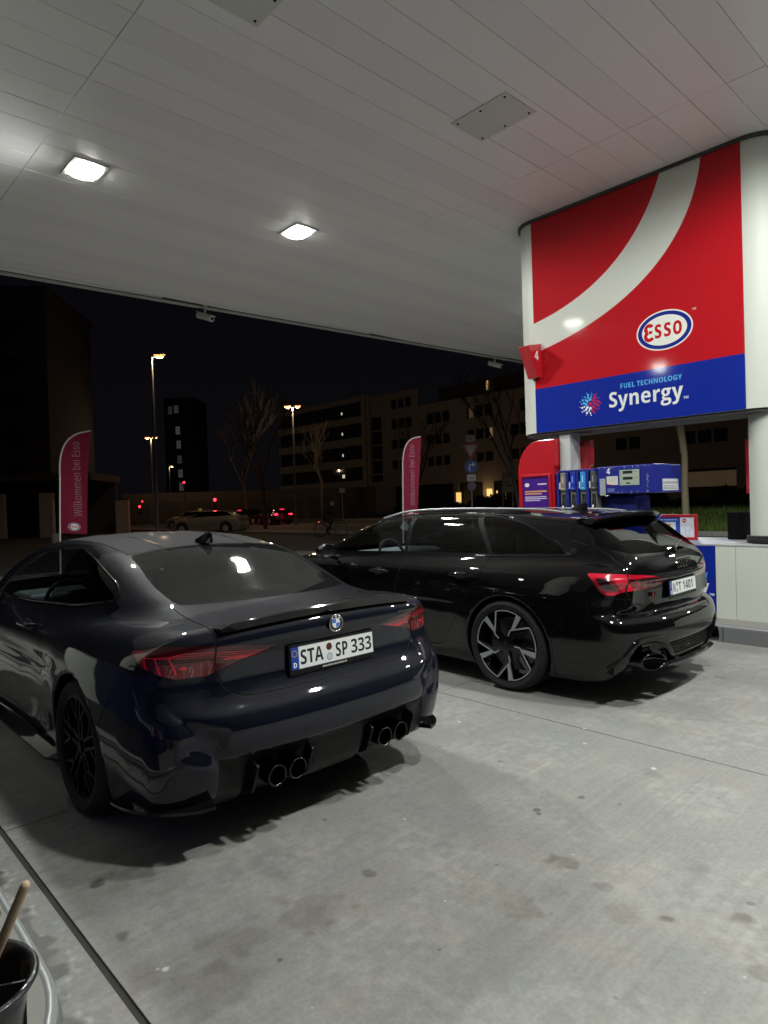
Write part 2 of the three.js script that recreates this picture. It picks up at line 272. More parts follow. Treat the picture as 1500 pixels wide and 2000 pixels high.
// ---------------------------------------------------------------- canopy: planks, trim, lamps, access plates, cameras
{
  const can = thing('canopy', 'wide pale grey panelled canopy over the whole forecourt', 'canopy');
  const pale = std({ rgb: [0.82, 0.81, 0.805], roughness: 0.4 }), pale2 = std({ rgb: [0.78, 0.77, 0.77], roughness: 0.44 }), groove = std({ rgb: [0.06, 0.06, 0.06], roughness: 0.9 });
  const edge = (t) => 11.36 - (t - 2.7) * 0.0715, cutAt = (l, t) => Math.min(l, edge(t));
  const W = 0.3312, j0 = 1.904, rest = [];
  const tsn = [-6.7, -2.28, 2.132, 6.552, 10.97, 15.4, 19.8];
  for (let k = -26; k < 30; k++) for (let s = 0; s < tsn.length - 1; s++) {
    const la = j0 + k * W + 0.0022, lb = j0 + (k + 1) * W - 0.0022, ta = tsn[s] + 0.0022, tb = tsn[s + 1] - 0.0022;
    const q = [[la, ta], [la, tb], [cutAt(lb, tb), tb], [cutAt(lb, ta), ta]];
    if (la >= edge(ta) - 0.02) continue; if (la > edge(tb)) { const tc = 2.7 + (11.36 - la) / 0.0715; q[1][1] = tc; q.splice(2, 1); }
    const sag = rr(-0.0016, 0.0016), p = q.map(([l, t]) => [l, t]);
    const b = prism(roundPoly(p, 0.004, 1), 0.03, 0.0022);   // in (l, t); turn to the ceiling
    const a = b.attributes.position, nn = b.attributes.normal; for (let i = 0; i < a.count; i++) { const v = P(a.getX(i), a.getY(i), HC + sag + a.getZ(i)), nx = nn.getX(i), ny = nn.getY(i), n = P(nx, ny, 0); a.setXYZ(i, v.x, v.y, v.z); nn.setXYZ(i, n.x, nn.getZ(i), n.z); }
    const flip = b.index ? b.toNonIndexed() : b; const pp = flip.attributes.position.array, qn = flip.attributes.normal.array;
    for (let i = 0; i < pp.length; i += 9) for (let c = 0; c < 3; c++) { [pp[i + 3 + c], pp[i + 6 + c]] = [pp[i + 6 + c], pp[i + 3 + c]]; [qn[i + 3 + c], qn[i + 6 + c]] = [qn[i + 6 + c], qn[i + 3 + c]]; }
    const seen = lb > 0.6 && tb > 1 && (la - 0) / Math.max(0.1, tb) > 0.05;
    if (seen) add('ceiling_plank', flip, (k * 7 + s * 3) % 3 ? pale : pale2, can); else rest.push(flip);
  }
  const back = add('ceiling_lining', rest, pale, can); back.userData.kind = 'stuff';
  const top = prism([[-6.7, -6.7], [-6.7, 19.8], [edge(19.8) + 0.06, 19.8], [edge(-6.7) + 0.06, -6.7]].map(([l, t]) => { const v = P(l, t); return [v.x, v.z]; }), 0.5).rotateX(Math.PI / 2);
  add('canopy_deck', top, groove, can, V3(0, HC + 0.535, 0));
  const tr = (d, h0, h1, w) => { const a = P(edge(-6.7) + d, -6.7), b = P(edge(19.8) + d, 19.8), len = a.distanceTo(b), m = a.clone().add(b).multiplyScalar(0.5); return box(len, h1 - h0, w).rotateY(Math.atan2(-(b.z - a.z), b.x - a.x)).translate(m.x, (h0 + h1) / 2, m.z); };
  add('edge_trim', tr(0.10, HC - 0.03, HC + 0.55, 0.05), std({ rgb: [0.55, 0.55, 0.54], roughness: 0.4 }), can);
  add('edge_gap', tr(0.045, HC + 0.004, HC + 0.03, 0.05), groove, can);
  const screw = (x, z) => new THREE.SphereGeometry(0.012, 10, 6).translate(x, -0.003, z);
  for (const [l0, l1, t0, t1] of [[3.625, 4.295, 5.075, 5.565], [3.75, 4.40, 2.42, 2.905]]) {
    const g = new THREE.Group(); g.name = 'access_panel'; can.add(g); g.position.copy(P((l0 + l1) / 2, (t0 + t1) / 2, HC - 0.006)); g.rotation.y = FACE;
    const w = l1 - l0, d = t1 - t0; add('panel_sheet', box(w, 0.006, d, 0, 0, 0, 0.002), std({ rgb: [0.60, 0.60, 0.56], roughness: 0.22 }), g);
    const s = []; for (const x of [-1, 0, 1]) for (const z of [-1, 1]) s.push(screw(x * (w / 2 - 0.05), z * (d / 2 - 0.05))); add('panel_screws', s, M.seam, g);
  }
  const where = ['square canopy floodlight above the coupe, left of the two in view', 'square canopy floodlight between the coupe and the estate, right of the two in view', 'dim canopy floodlight far left outside the picture, mirrored under the oval badge of the sign', 'canopy floodlight hidden behind the left end of the big sign', 'canopy floodlight behind the camera in the lane of the estate, outside the picture', 'canopy floodlight behind the camera in the lane of the coupe, outside the picture', 'canopy floodlight beyond the big sign and right of the picture', 'canopy floodlight hidden behind the big sign, nearest the grass bank', 'canopy floodlight at the far right corner, outside the picture'];
  LAMPS.forEach(([l, t, I], n) => {
    const g = thing('canopy_lamp', where[n], 'lamp', P(l, t, HC), FACE, 'floodlights in the canopy ceiling');
    const w = LAMP_W / 2 + 0.02, d = LAMP_D / 2 + 0.02, fr = std({ rgb: [0.55, 0.55, 0.53], roughness: 0.35 });
    add('housing', [box(2 * w + 0.08, 0.02, 0.04, 0, -0.008, d + 0.02, 0.004), box(2 * w + 0.08, 0.02, 0.04, 0, -0.008, -d - 0.02, 0.004), box(0.04, 0.02, 2 * d, w + 0.02, -0.008, 0, 0.004), box(0.04, 0.02, 2 * d, -w - 0.02, -0.008, 0, 0.004)], fr, g);
    add('light_lens', prism(roundPoly([[-w, -d], [w, -d], [w, d], [-w, d]], 0.17), 0.02, 0.006).rotateX(Math.PI / 2).translate(0, -0.018, 0), std({ rgb: [1, 1, 0.97], roughness: 0.5, glow: [40, 40, 36] }), g);
    const L = new THREE.SpotLight(new THREE.Color().setRGB(0.98, 1, 0.965), I, 0, 89.4 * R, 0.17, 2); L.position.copy(P(l, t, HC - 0.06)); L.target.position.copy(P(l, n === 0 ? t - 1.3 : t, 0)); L.shadow.radius = 8; L.castShadow = true; L.name = 'canopy_lamp'; scene.add(L, L.target);
  });
  const cams = [[11.12, 6.0, 'white bullet camera hanging under the canopy edge, over the street lamps', -0.5], [10.62, 14.05, 'white bullet camera hanging under the canopy edge beside the big sign', -0.5]];
  for (const [l, t, label, yaw] of cams) {
    const g = thing('security_camera', label, 'camera', P(l, t, HC - 0.01), 0, 'cameras under the canopy edge'), w = std({ rgb: [0.5, 0.5, 0.47], roughness: 0.5 });
    add('mount', [cyl(0.05, 0.05, 0.02, 16, 0, 0, 0), cyl(0.018, 0.018, 0.16, 10, 0, -0.08, 0)], w, g);
    const b = new THREE.Group(); b.name = 'camera_body'; b.position.set(0, -0.20, 0); b.rotation.set(0, yaw - Math.PI * 0.0, 0); g.add(b);
    add('camera_housing', [cyl(0.055, 0.055, 0.36, 20).rotateZ(Math.PI / 2).rotateZ(-0.35), box(0.40, 0.012, 0.13, 0, 0.055, 0, 0.004).rotateZ(-0.35)], w, b);
    add('camera_lens', cyl(0.034, 0.034, 0.02, 20).rotateZ(Math.PI / 2).translate(0.175, 0, 0).rotateZ(-0.35), M.gloss, b);
  }
}
// ---------------------------------------------------------------- pump island
const white = std({ rgb: [0.64, 0.67, 0.60], roughness: 0.45, specularIntensity: 0.6, ior: 1.45 }), red = std({ rgb: [0.50, 0.012, 0.022], roughness: 0.28, clearcoat: 0.4 }), blue = std({ rgb: [0.012, 0.022, 0.26], roughness: 0.35, clearcoat: 0.3 });
const RED = '#bc131f', BLUE = '#0f2894';
function essoOval(c, x, y, w) {   // w: full width
  const h = w * 0.70, e = (k, col) => { c.fillStyle = col; c.beginPath(); c.ellipse(x, y, w / 2 * k, h / 2 * k * (k < 1 ? 1.0 - (1 - k) * 0.3 : 1), 0, 0, 7); c.fill(); };
  e(1, '#eeeee6'); e(0.945, '#1a2a8a'); e(0.80, '#eeeee6');
  c.fillStyle = c.strokeStyle = '#c4101e'; c.textBaseline = 'alphabetic';
  const s = w * 0.30; c.lineCap = 'butt'; c.lineWidth = w * 0.062;
  const ex = x - w * 0.265, ey = y - w * 0.005;   // rounded capital E
  c.beginPath(); c.arc(ex, ey - w * 0.062, w * 0.062, -0.5, Math.PI * 0.5 + 0.5, true); c.stroke(); c.beginPath(); c.arc(ex, ey + w * 0.066, w * 0.068, 0.5, -Math.PI * 0.5 - 0.3, false); c.stroke();
  c.beginPath(); c.moveTo(ex - 0.01 * w, ey); c.lineTo(ex + w * 0.055, ey); c.lineWidth = w * 0.05; c.stroke();
  c.font = `bold ${w * 0.43}px sans-serif`; c.textAlign = 'center'; [['s', -0.105], ['s', 0.06], ['o', 0.235]].forEach(([ch, dx]) => { c.save(); c.translate(x + w * dx, y + w * 0.118); c.scale(0.70, 1); c.fillText(ch, 0, 0); c.restore(); });
}
function synergy(c, x, y, w, dots = true) {   // left edge of the word, baseline, word width
  c.textAlign = 'left'; c.textBaseline = 'alphabetic'; c.fillStyle = '#e9ece4';
  c.font = 'bold 100px sans-serif'; const k = w / c.measureText('Synergy').width; c.save(); c.translate(x, y); c.scale(k, k * 1.05); c.fillText('Synergy', 0, 0); c.restore();
  c.fillStyle = '#5cb6ea'; c.font = 'bold 100px sans-serif'; const q = w * 0.82 / c.measureText('FUEL TECHNOLOGY').width; c.save(); c.translate(x + w * 0.17, y - w * 0.235); c.scale(q, q); c.fillText('FUEL TECHNOLOGY', 0, 0); c.restore();
  c.fillStyle = '#e9ece4'; c.font = `bold ${w * 0.045}px sans-serif`; c.fillText('TM', x + w * 1.0, y + w * 0.015);
  if (!dots) return;
  const cx = x - w * 0.27, cy = y - w * 0.09, R0 = w * 0.155, cols = ['#5cb6ea', '#c8283c', '#eef0ee'];
  const pick = (a) => { const d = ((a / R) % 360 + 360) % 360; return d > 175 && d < 305 ? cols[0] : d >= 305 || d < 75 ? cols[1] : cols[2]; };
  c.fillStyle = cols[1]; c.beginPath(); c.arc(cx, cy, w * 0.026, 0, 7); c.fill();
  [[0.40, 8, 0.021], [0.62, 12, 0.0185], [0.83, 15, 0.0165], [1.03, 13, 0.009]].forEach(([f, n, r], ring) => { for (let i = 0; i < n; i++) { const a = (i + ring * 0.37) / n * 2 * Math.PI; c.fillStyle = pick(a); c.beginPath(); c.arc(cx + f * R0 * Math.cos(a), cy + f * R0 * Math.sin(a), w * r * (i % 2 && ring > 0 ? 0.72 : 1), 0, 7); c.fill(); } });
}
{
  const isl = new THREE.Group(); isl.name = 'pump_island'; isl.userData.kind = 'structure'; isl.position.copy(P(0, 7.148, 0)); isl.rotation.y = FACE; scene.add(isl);   // local x = -l, z = -(t - 7.148)
  const curb = std({ rgb: [0.16, 0.165, 0.17], roughness: 0.7 });
  for (let k = 0; k < 11; k++) { const l0 = -2.4 + k * 1.0; add('kerb_stone', box(0.994, 0.19, 0.12, -(l0 + 0.5), 0.066, -0.06, 0.012), curb, isl); }
  add('kerb_edge', box(11, 0.016, 0.05, -3.1, 0.159, -0.03, 0.006), std({ rgb: [0.42, 0.44, 0.45], roughness: 0.4, metalness: 0.5 }), isl);
  add('island_top', box(11, 0.15, 2.3, -3.1, 0.078, -1.27), std({ rgb: [0.26, 0.255, 0.24], roughness: 0.85 }), isl);
  // plinth
  const pl = thing('plinth_wall', 'low white panelled plinth wall with a blue printed end panel, under the round column', 'plinth', P(0, 7.648, 0.154), FACE);
  const wx = [[2.84, 2.632], [2.632, 1.75], [1.75, 0.9], [0.9, 0.0]];
  for (const [a, b] of wx) add('plinth_panel', box(a - b - 0.004, 0.80, 0.03, -(a + b) / 2, 0.40, -0.015, 0.002), white, pl);
  add('plinth_core', box(4.3, 0.78, 1.1, -2.2, 0.395, -0.6), M.satin, pl);
  add('plinth_cap', box(2.86, 0.022, 1.18, -1.41, 0.811, -0.585, 0.006), std({ rgb: [0.40, 0.41, 0.41], roughness: 0.5 }), pl);
  const bt = canvasTex(1024, 620, (c) => { c.fillStyle = BLUE; c.fillRect(0, 0, 1024, 620); synergy(c, 330, 420, 640); });
  const bp = add('blue_panel', box(1.36, 0.80, 0.03, -3.52, 0.40, -0.015, 0.002), [blue, blue, blue, blue, std({ map: bt, roughness: 0.32, clearcoat: 0.3 }), blue], pl);
  add('blue_cap', box(1.36, 0.022, 1.18, -3.53, 0.811, -0.585, 0.006), std({ rgb: [0.30, 0.33, 0.40], roughness: 0.45 }), pl);
  // column
  const colm = thing('support_column', 'round white steel column standing on the plinth under the big sign', 'column', P(2.345, 8.06, 0.976));
  add('column_shaft', cyl(0.25, 0.25, 1.45, 48, 0, 0.725, 0), white, colm);
  const coil = []; for (let k = 0; k < 3; k++) coil.push(new THREE.TorusGeometry(0.272 + 0.006 * (k % 2), 0.017, 8, 60).rotateX(Math.PI / 2).translate(0, 0.02 + k * 0.026, 0)); add('base_ring', coil, M.rubber, colm);
  add('red_plate', box(0.02, 0.62, 0.30, 0, 0, 0, 0.008).rotateY(0.3), red, colm, P(0.22, 0.13, 0.86));
  // big sign
  const sg = thing('canopy_sign', 'tall red, white and blue fuel sign with oval badge under the canopy', 'sign', P(5.113, 7.648, 0), FACE);   // local x 0..2.626
  const Wd = 2.626, r = 0.33, arc = []; for (let k = 0; k <= 20; k++) arc.push([Wd + r * Math.sin(k / 20 * Math.PI), -r + r * Math.cos(k / 20 * Math.PI)]); for (let k = 0; k <= 20; k++) arc.push([-r * Math.sin(k / 20 * Math.PI), -r - r * Math.cos(k / 20 * Math.PI)]);
  const slab = (pts, h0, h1) => { const g = prism(pts.map(([x, z]) => [x, -z]), h1 - h0); return toCreasedNormals(g.rotateX(-Math.PI / 2).translate(0, h0, 0), 0.5); };
  add('sign_cladding', slab(arc, 2.43, 5.262), white, sg);
  const grow = (d) => arc.map(([x, z]) => { const cx = x > Wd ? Wd : x < 0 ? 0 : x, cz = -r, dx = x - cx, dz = z - cz, l = Math.hypot(dx, dz); return [cx + dx / l * (l + d), cz + dz / l * (l + d)]; });
  add('top_trim', slab(grow(0.035), 5.262, 5.297), std({ rgb: [0.05, 0.05, 0.05], roughness: 0.5 }), sg);
  add('sign_soffit', slab(grow(-0.03), 2.395, 2.43), std({ rgb: [0.05, 0.05, 0.05], roughness: 0.6 }), sg);
  const S = 500, tex = canvasTex(1313, 1420, (c, w, h) => {
    const X = (x) => x * S, Y = (y) => (5.262 - y) * S;
    c.fillStyle = RED; c.fillRect(0, 0, w, h);
    c.fillStyle = '#d9dcd2'; c.beginPath(); c.moveTo(X(-0.02), Y(3.90)); c.quadraticCurveTo(X(1.38), Y(4.14), X(1.765), Y(5.28)); c.lineTo(X(2.222), Y(5.28)); c.quadraticCurveTo(X(2.05), Y(3.86), X(-0.02), Y(3.50)); c.fill();
    c.fillStyle = BLUE; c.fillRect(0, Y(3.016), w, h);
    essoOval(c, X(1.768), Y(3.445), 0.66 * S); c.fillStyle = '#e8d8d4'; c.font = 'bold 16px sans-serif'; c.textAlign = 'left'; c.fillText('TM', X(2.09), Y(3.60));
    synergy(c, X(1.055), Y(2.632), 0.915 * S);
  });
  const face = new THREE.PlaneGeometry(Wd, 5.262 - 2.43).translate(Wd / 2, (5.262 + 2.43) / 2, 0.004);
  add('sign_face', face, std({ map: tex, roughness: 0.7, specularIntensity: 0.2, clearcoat: 0.5, clearcoatRoughness: 0.07 }), sg);
  const pod = new THREE.Group(); pod.name = 'number_pod'; pod.position.set(0.02, 3.16, 0); sg.add(pod);
  const pg = prism(roundPoly([[0, 0], [0.10, 0], [0.30, 0.40], [0.0, 0.46]], 0.012), 0.16, 0.006).rotateY(-Math.PI / 2).translate(0.09, 0, 0);
  add('pod_shell', pg, red, pod);
  add('pod_number', new THREE.PlaneGeometry(0.15, 0.2).rotateY(Math.PI / 2), std({ transparent: true, roughness: 0.5, map: canvasTex(96, 128, (c) => { c.clearRect(0, 0, 96, 128); c.fillStyle = '#f0e6e2'; c.font = 'bold 110px sans-serif'; c.textAlign = 'center'; c.fillText('4', 48, 104); }) }), pod, V3(0.0925, 0.29, 0.12));
  // left post with the red poster frame
  const post = thing('sign_post', 'pale grey steel post carrying the left end of the big sign', 'post', P(4.74, 7.86, 0.16), FACE);
  add('post_shaft', box(0.16, 2.25, 0.26, 0, 1.125, 0, 0.01), std({ rgb: [0.55, 0.57, 0.55], roughness: 0.4 }), post);
  const totem = thing('poster_totem', 'red round-shouldered poster frame with a purple payment poster, beside the pump', 'totem', P(5.43, 7.64, 0.16), FACE);
  const tw = 0.57, th = 2.17, pts = [[0, 0], [tw, 0], [tw, 1.78], [tw + 0.03, 1.82], [tw + 0.03, th]]; for (let k = 0; k <= 12; k++) { const a = (90 + 90 * k / 12) * R; pts.push([0.36 + 0.36 * Math.cos(a), th - 0.42 + 0.42 * Math.sin(a)]); }
  add('totem_shell', prism(pts, 0.16, 0.01).translate(0, 0, -0.16), red, totem);
  const px0 = 0.07, px1 = tw - 0.07, py0 = 0.62, py1 = 1.68;
  add('poster_frame', [box(px1 - px0 + 0.06, 0.035, 0.03, (px0 + px1) / 2, py1 + 0.015, 0.012, 0.006), box(px1 - px0 + 0.06, 0.035, 0.03, (px0 + px1) / 2, py0 - 0.015, 0.012, 0.006), box(0.035, py1 - py0, 0.03, px0 - 0.015, (py0 + py1) / 2, 0.012, 0.006), box(0.035, py1 - py0, 0.03, px1 + 0.015, (py0 + py1) / 2, 0.012, 0.006)], red, totem);
  add('poster', new THREE.PlaneGeometry(px1 - px0, py1 - py0).translate((px0 + px1) / 2, (py0 + py1) / 2, 0.003), std({ roughness: 0.3, map: canvasTex(430, 1060, (c) => {
    c.fillStyle = '#4a2288'; c.fillRect(0, 0, 430, 1060); c.fillStyle = '#e8e4f0'; c.beginPath(); c.ellipse(75, 110, 38, 28, 0, 0, 7); c.fill(); c.fillRect(245, 95, 145, 16);
    c.fillStyle = '#e0a070'; for (const [x, y, w] of [[38, 190, 350], [38, 222, 270]]) c.fillRect(x, y, w, 20);
    c.fillStyle = '#d8d0e8'; for (const [x, y, w] of [[38, 268, 340], [38, 292, 350], [38, 316, 240], [38, 510, 170], [38, 534, 180], [38, 558, 150], [38, 582, 175], [38, 606, 160], [38, 630, 180]]) c.fillRect(x, y, w, 13);
    c.fillStyle = '#e0a070'; c.fillRect(38, 420, 190, 20); c.fillRect(38, 452, 210, 20);
    c.fillStyle = '#e0a828'; c.beginPath(); c.arc(318, 585, 108, 0, 7); c.fill(); c.save(); c.translate(318, 590); c.rotate(0.1); c.fillStyle = '#222'; c.fillRect(-44, -95, 88, 185); c.fillStyle = '#e6e6ea'; c.fillRect(-38, -78, 76, 150); c.fillStyle = '#9aa0a8'; c.fillRect(-20, -30, 40, 44); c.restore(); c.fillStyle = '#f0f0f0'; c.beginPath(); c.arc(215, 560, 34, 0, 7); c.fill();
    for (const y of [830, 940]) { c.fillStyle = '#e0a828'; c.beginPath(); c.arc(80, y, 42, 0, 7); c.fill(); c.fillStyle = '#3a2060'; c.beginPath(); c.arc(80, y, 16, 0, 7); c.fill(); c.fillStyle = '#c0a0a0'; c.fillRect(140, y - 22, 220, 13); c.fillRect(140, y + 4, 190, 13); }
  }) }), totem);
  const t2 = thing('poster_totem', 'red poster frame on the far side of the sign post, mostly hidden', 'totem', P(4.66, 8.0, 0.16), FACE + Math.PI);
  add('totem_shell', prism([[-0.1, 0], [0.5, 0], [0.5, 1.6], [0.38, 2.14], [-0.13, 2.14], [-0.13, 1.82], [-0.1, 1.78]], 0.12, 0.01), red, t2);
  // pump
  const pu = thing('fuel_pump', 'blue fuel pump with four nozzles and a display box marked 4', 'fuel pump', P(4.24, 7.65, 0.16), FACE);   // local x to the right, y from 0.16
  const Y = (h) => h - 0.16, dblue = std({ rgb: [0.010, 0.018, 0.20], roughness: 0.4, clearcoat: 0.3 }), dark = std({ rgb: [0.02, 0.021, 0.024], roughness: 0.5 });
  const bw = 0.74, bh = 0.345;
  add('display_box', [box(bw, bh, 0.74, bw / 2, Y(1.57) + bh / 2, -0.37, 0.012)], blue, pu);
  const disp = canvasTex(512, 330, (c) => { c.fillStyle = '#a9b5a8'; c.fillRect(0, 0, 512, 330); c.fillStyle = '#2c332f'; c.fillRect(90, 22, 250, 62); c.fillRect(90, 150, 250, 62); c.fillStyle = '#7f8a7f'; c.fillRect(360, 36, 110, 14); c.fillRect(360, 172, 110, 14); c.fillStyle = '#454b46'; c.fillRect(180, 270, 90, 34); });
  add('display_panel', box(0.255, 0.19, 0.012, 0.43, Y(1.765), 0.004, 0.003), [M.satin, M.satin, M.satin, M.satin, std({ map: disp, roughness: 0.25 }), M.satin], pu);
  const sticker = (w, h, x, y, z, draw, ry = 0, n = 256) => add('sticker', new THREE.PlaneGeometry(w, h).rotateY(ry), std({ roughness: 0.4, map: canvasTex(n, Math.round(n * h / w), draw) }), pu, V3(x, y, z));
  sticker(0.15, 0.11, 0.205, Y(1.735), 0.004, (c, w, h) => { c.fillStyle = '#d9d9d2'; c.fillRect(0, 0, w, h); c.fillStyle = '#c02030'; c.beginPath(); c.moveTo(0, h * 0.82); c.quadraticCurveTo(w * 0.3, h * 0.95, w * 0.7, h); c.lineTo(0, h); c.fill(); c.fillStyle = '#a8a8a4'; for (let k = 0; k < 4; k++) c.fillRect(w * 0.2, h * (0.2 + k * 0.12), w * 0.6, 5); });
  sticker(0.11, 0.05, 0.19, Y(1.615), 0.004, (c, w, h) => { c.fillStyle = '#16258a'; c.fillRect(0, 0, w, h); c.fillStyle = '#9fb0d8'; for (let k = 0; k < 5; k++) c.fillRect(8, 8 + k * 22, w * (0.9 - (k % 2) * 0.15), 8); });
  sticker(0.075, 0.21, 0.075, Y(1.66), 0.004, (c, w, h) => { c.fillStyle = '#a9b0b4'; c.fillRect(0, 0, w, h); c.fillStyle = '#7c858c'; for (let k = 0; k < 16; k++) c.fillRect(20, 30 + k * 40, w * 0.75, 9); }, 0, 128);
  sticker(0.44, 0.14, bw + 0.003, Y(1.665), -0.42, (c, w, h) => { c.fillStyle = '#d6d8dc'; c.fillRect(0, 0, w, h); c.fillStyle = '#6a7078'; for (let k = 0; k < 12; k++) c.fillRect(12 + k * 20, 18, 11, 18); for (let k = 0; k < 3; k++) c.fillRect(14, 48 + k * 10, w - 30, 4); }, Math.PI / 2);
  add('pump_number', new THREE.PlaneGeometry(0.10, 0.11), std({ transparent: true, roughness: 0.5, map: canvasTex(128, 128, (c) => { c.clearRect(0, 0, 128, 128); c.fillStyle = '#eef0f4'; c.font = 'bold 124px sans-serif'; c.textAlign = 'center'; c.fillText('4', 64, 108); }) }), pu, V3(0.155, Y(1.855), 0.004));
  const scr = []; for (let k = 0; k < 26; k++) { const x = rr(0.02, 0.72), h = rr(0.006, 0.03); scr.push(box(rr(0.002, 0.008), h, 0.001, x, Y(k % 2 ? 1.905 - h / 2 : 1.578 + h / 2), 0.0035)); } for (let k = 0; k < 14; k++) scr.push(box(0.003, rr(0.01, 0.03), 0.001, 0.655 + rr(-0.012, 0.012), Y(rr(1.64, 1.84)), 0.0035));
  add('paint_chips', scr, std({ rgb: [0.5, 0.5, 0.52], roughness: 0.7 }), pu);
  add('stem', [box(0.46, 1.40, 0.44, 0.17, Y(0.86), -0.42, 0.06)], dblue, pu);
  add('pump_cabinet', [box(0.60, 0.95, 0.6, -0.29, Y(0.63), -0.33, 0.02)], blue, pu);
  const labels = [['#8a8078', '#d8d0c0'], ['#1a34a8', '#8ab0f0'], ['#2f8fd8', '#bfe4ff'], ['#4a4a50', '#a8a8ac']];
  for (let k = 0; k < 4; k++) {
    const b = new THREE.Group(); b.name = 'nozzle_bay'; b.position.set(-0.575 + k * 0.145, 0, 0); pu.add(b);
    add('divider', [box(0.036, 0.80, 0.20, 0, Y(1.47), -0.10, 0.008)], blue, b);
    add('visor', [box(0.10, 0.035, 0.24, 0.07, Y(1.885), -0.11, 0.008)], blue, b);
    add('bay_back', [box(0.11, 0.76, 0.05, 0.07, Y(1.47), -0.19)], dark, b);
    add('grade_plate', new RoundedBoxGeometry(0.072, 0.235, 0.05, 2, 0.008).translate(0.088, Y(1.75), -0.01), std({ roughness: 0.35, map: canvasTex(64, 192, (c) => { c.fillStyle = labels[k][0]; c.fillRect(0, 0, 64, 192); c.fillStyle = labels[k][1]; c.fillRect(24, 40, 14, 70); c.fillRect(18, 165, 28, 10); }) }), b);
    add('price_tag', box(0.024, 0.09, 0.012, 0.034, Y(1.70), -0.01, 0.003), std({ rgb: [0.75, 0.76, 0.76], roughness: 0.4 }), b);
    const nz = new THREE.Group(); nz.name = 'nozzle'; nz.position.set(0.082, Y(1.46), -0.05); b.add(nz);
    add('nozzle_holster', [box(0.012, 0.34, 0.12, -0.034, 0, -0.02, 0.004), box(0.012, 0.34, 0.12, 0.034, 0, -0.02, 0.004), box(0.07, 0.05, 0.10, 0, 0.14, -0.02, 0.01)], std({ rgb: [0.14, 0.14, 0.135], roughness: 0.5 }), nz);
    add('nozzle_grip', tube([V3(0, 0.10, 0), V3(0, 0.0, 0.035), V3(0.004, -0.10, 0.045), V3(0.0, -0.20, 0.01)], 0.017, 20, 8), M.satin, nz);
    add('nozzle_lever', tube([V3(0, -0.02, 0.055), V3(0, -0.09, 0.085), V3(0, -0.15, 0.06)], 0.011, 12, 6), std({ rgb: [0.55, 0.55, 0.54], roughness: 0.35, metalness: 0.6 }), nz);
    add('hose', tube([V3(0, -0.20, 0.01), V3(0.01, -0.45, 0.10), V3(0.0, -0.75, 0.12), V3(-0.01, -0.95, 0.02)], 0.013, 24, 8), M.rubber, nz);
  }
  // small things on the plinth
  const ad = thing('counter_display', 'small red-framed promotional sign with a blue and white print, standing on the plinth', 'display sign', P(3.53, 8.26, 0.976), FACE);
  add('ad_frame', [box(0.53, 0.035, 0.03, 0, 0.0175, 0, 0.005), box(0.53, 0.035, 0.03, 0, 0.298, 0, 0.005), box(0.035, 0.25, 0.03, -0.2475, 0.158, 0, 0.005), box(0.035, 0.25, 0.03, 0.2475, 0.158, 0, 0.005)], red, ad);
  add('ad_print', box(0.47, 0.25, 0.012, 0, 0.158, 0), [M.satin, M.satin, M.satin, M.satin, std({ roughness: 0.4, map: canvasTex(512, 272, (c) => {
    c.fillStyle = '#2a50b0'; c.fillRect(0, 0, 320, 272); c.fillStyle = '#e4e8ee'; c.fillRect(320, 0, 192, 272); c.fillStyle = '#e8ecf4'; c.font = 'bold 24px sans-serif'; c.fillText('Hier akzeptieren wir', 44, 44);
    c.beginPath(); c.roundRect(60, 68, 200, 130, 14); c.fill(); c.fillStyle = '#e0a020'; c.fillRect(128, 92, 64, 50); c.fillStyle = '#f4d890'; c.fillRect(140, 104, 30, 10); c.fillStyle = '#c09020'; c.fillRect(120, 156, 80, 16);
    c.fillStyle = '#d02030'; c.beginPath(); c.arc(375, 50, 27, 0, 7); c.fill(); c.fillStyle = '#fff'; c.fillRect(358, 44, 34, 10);
    c.strokeStyle = '#9ab'; c.lineWidth = 4; c.beginPath(); c.arc(420, 140, 46, 0, 7); c.moveTo(390, 180); c.lineTo(380, 240); c.lineTo(440, 250); c.lineTo(450, 185); c.moveTo(460, 110); c.quadraticCurveTo(490, 130, 480, 180); c.stroke();
  }) }), M.satin], ad);
  const bb = thing('waste_box', 'black square paper-towel bin on the plinth in front of the round column', 'bin', P(2.89, 8.64, 0.976), FACE);
  add('bin_body', box(0.25, 0.30, 0.25, 0, 0.15, 0, 0.012), M.satin, bb); add('bin_lid', box(0.26, 0.03, 0.26, 0, 0.315, 0, 0.01), M.gloss, bb);
}
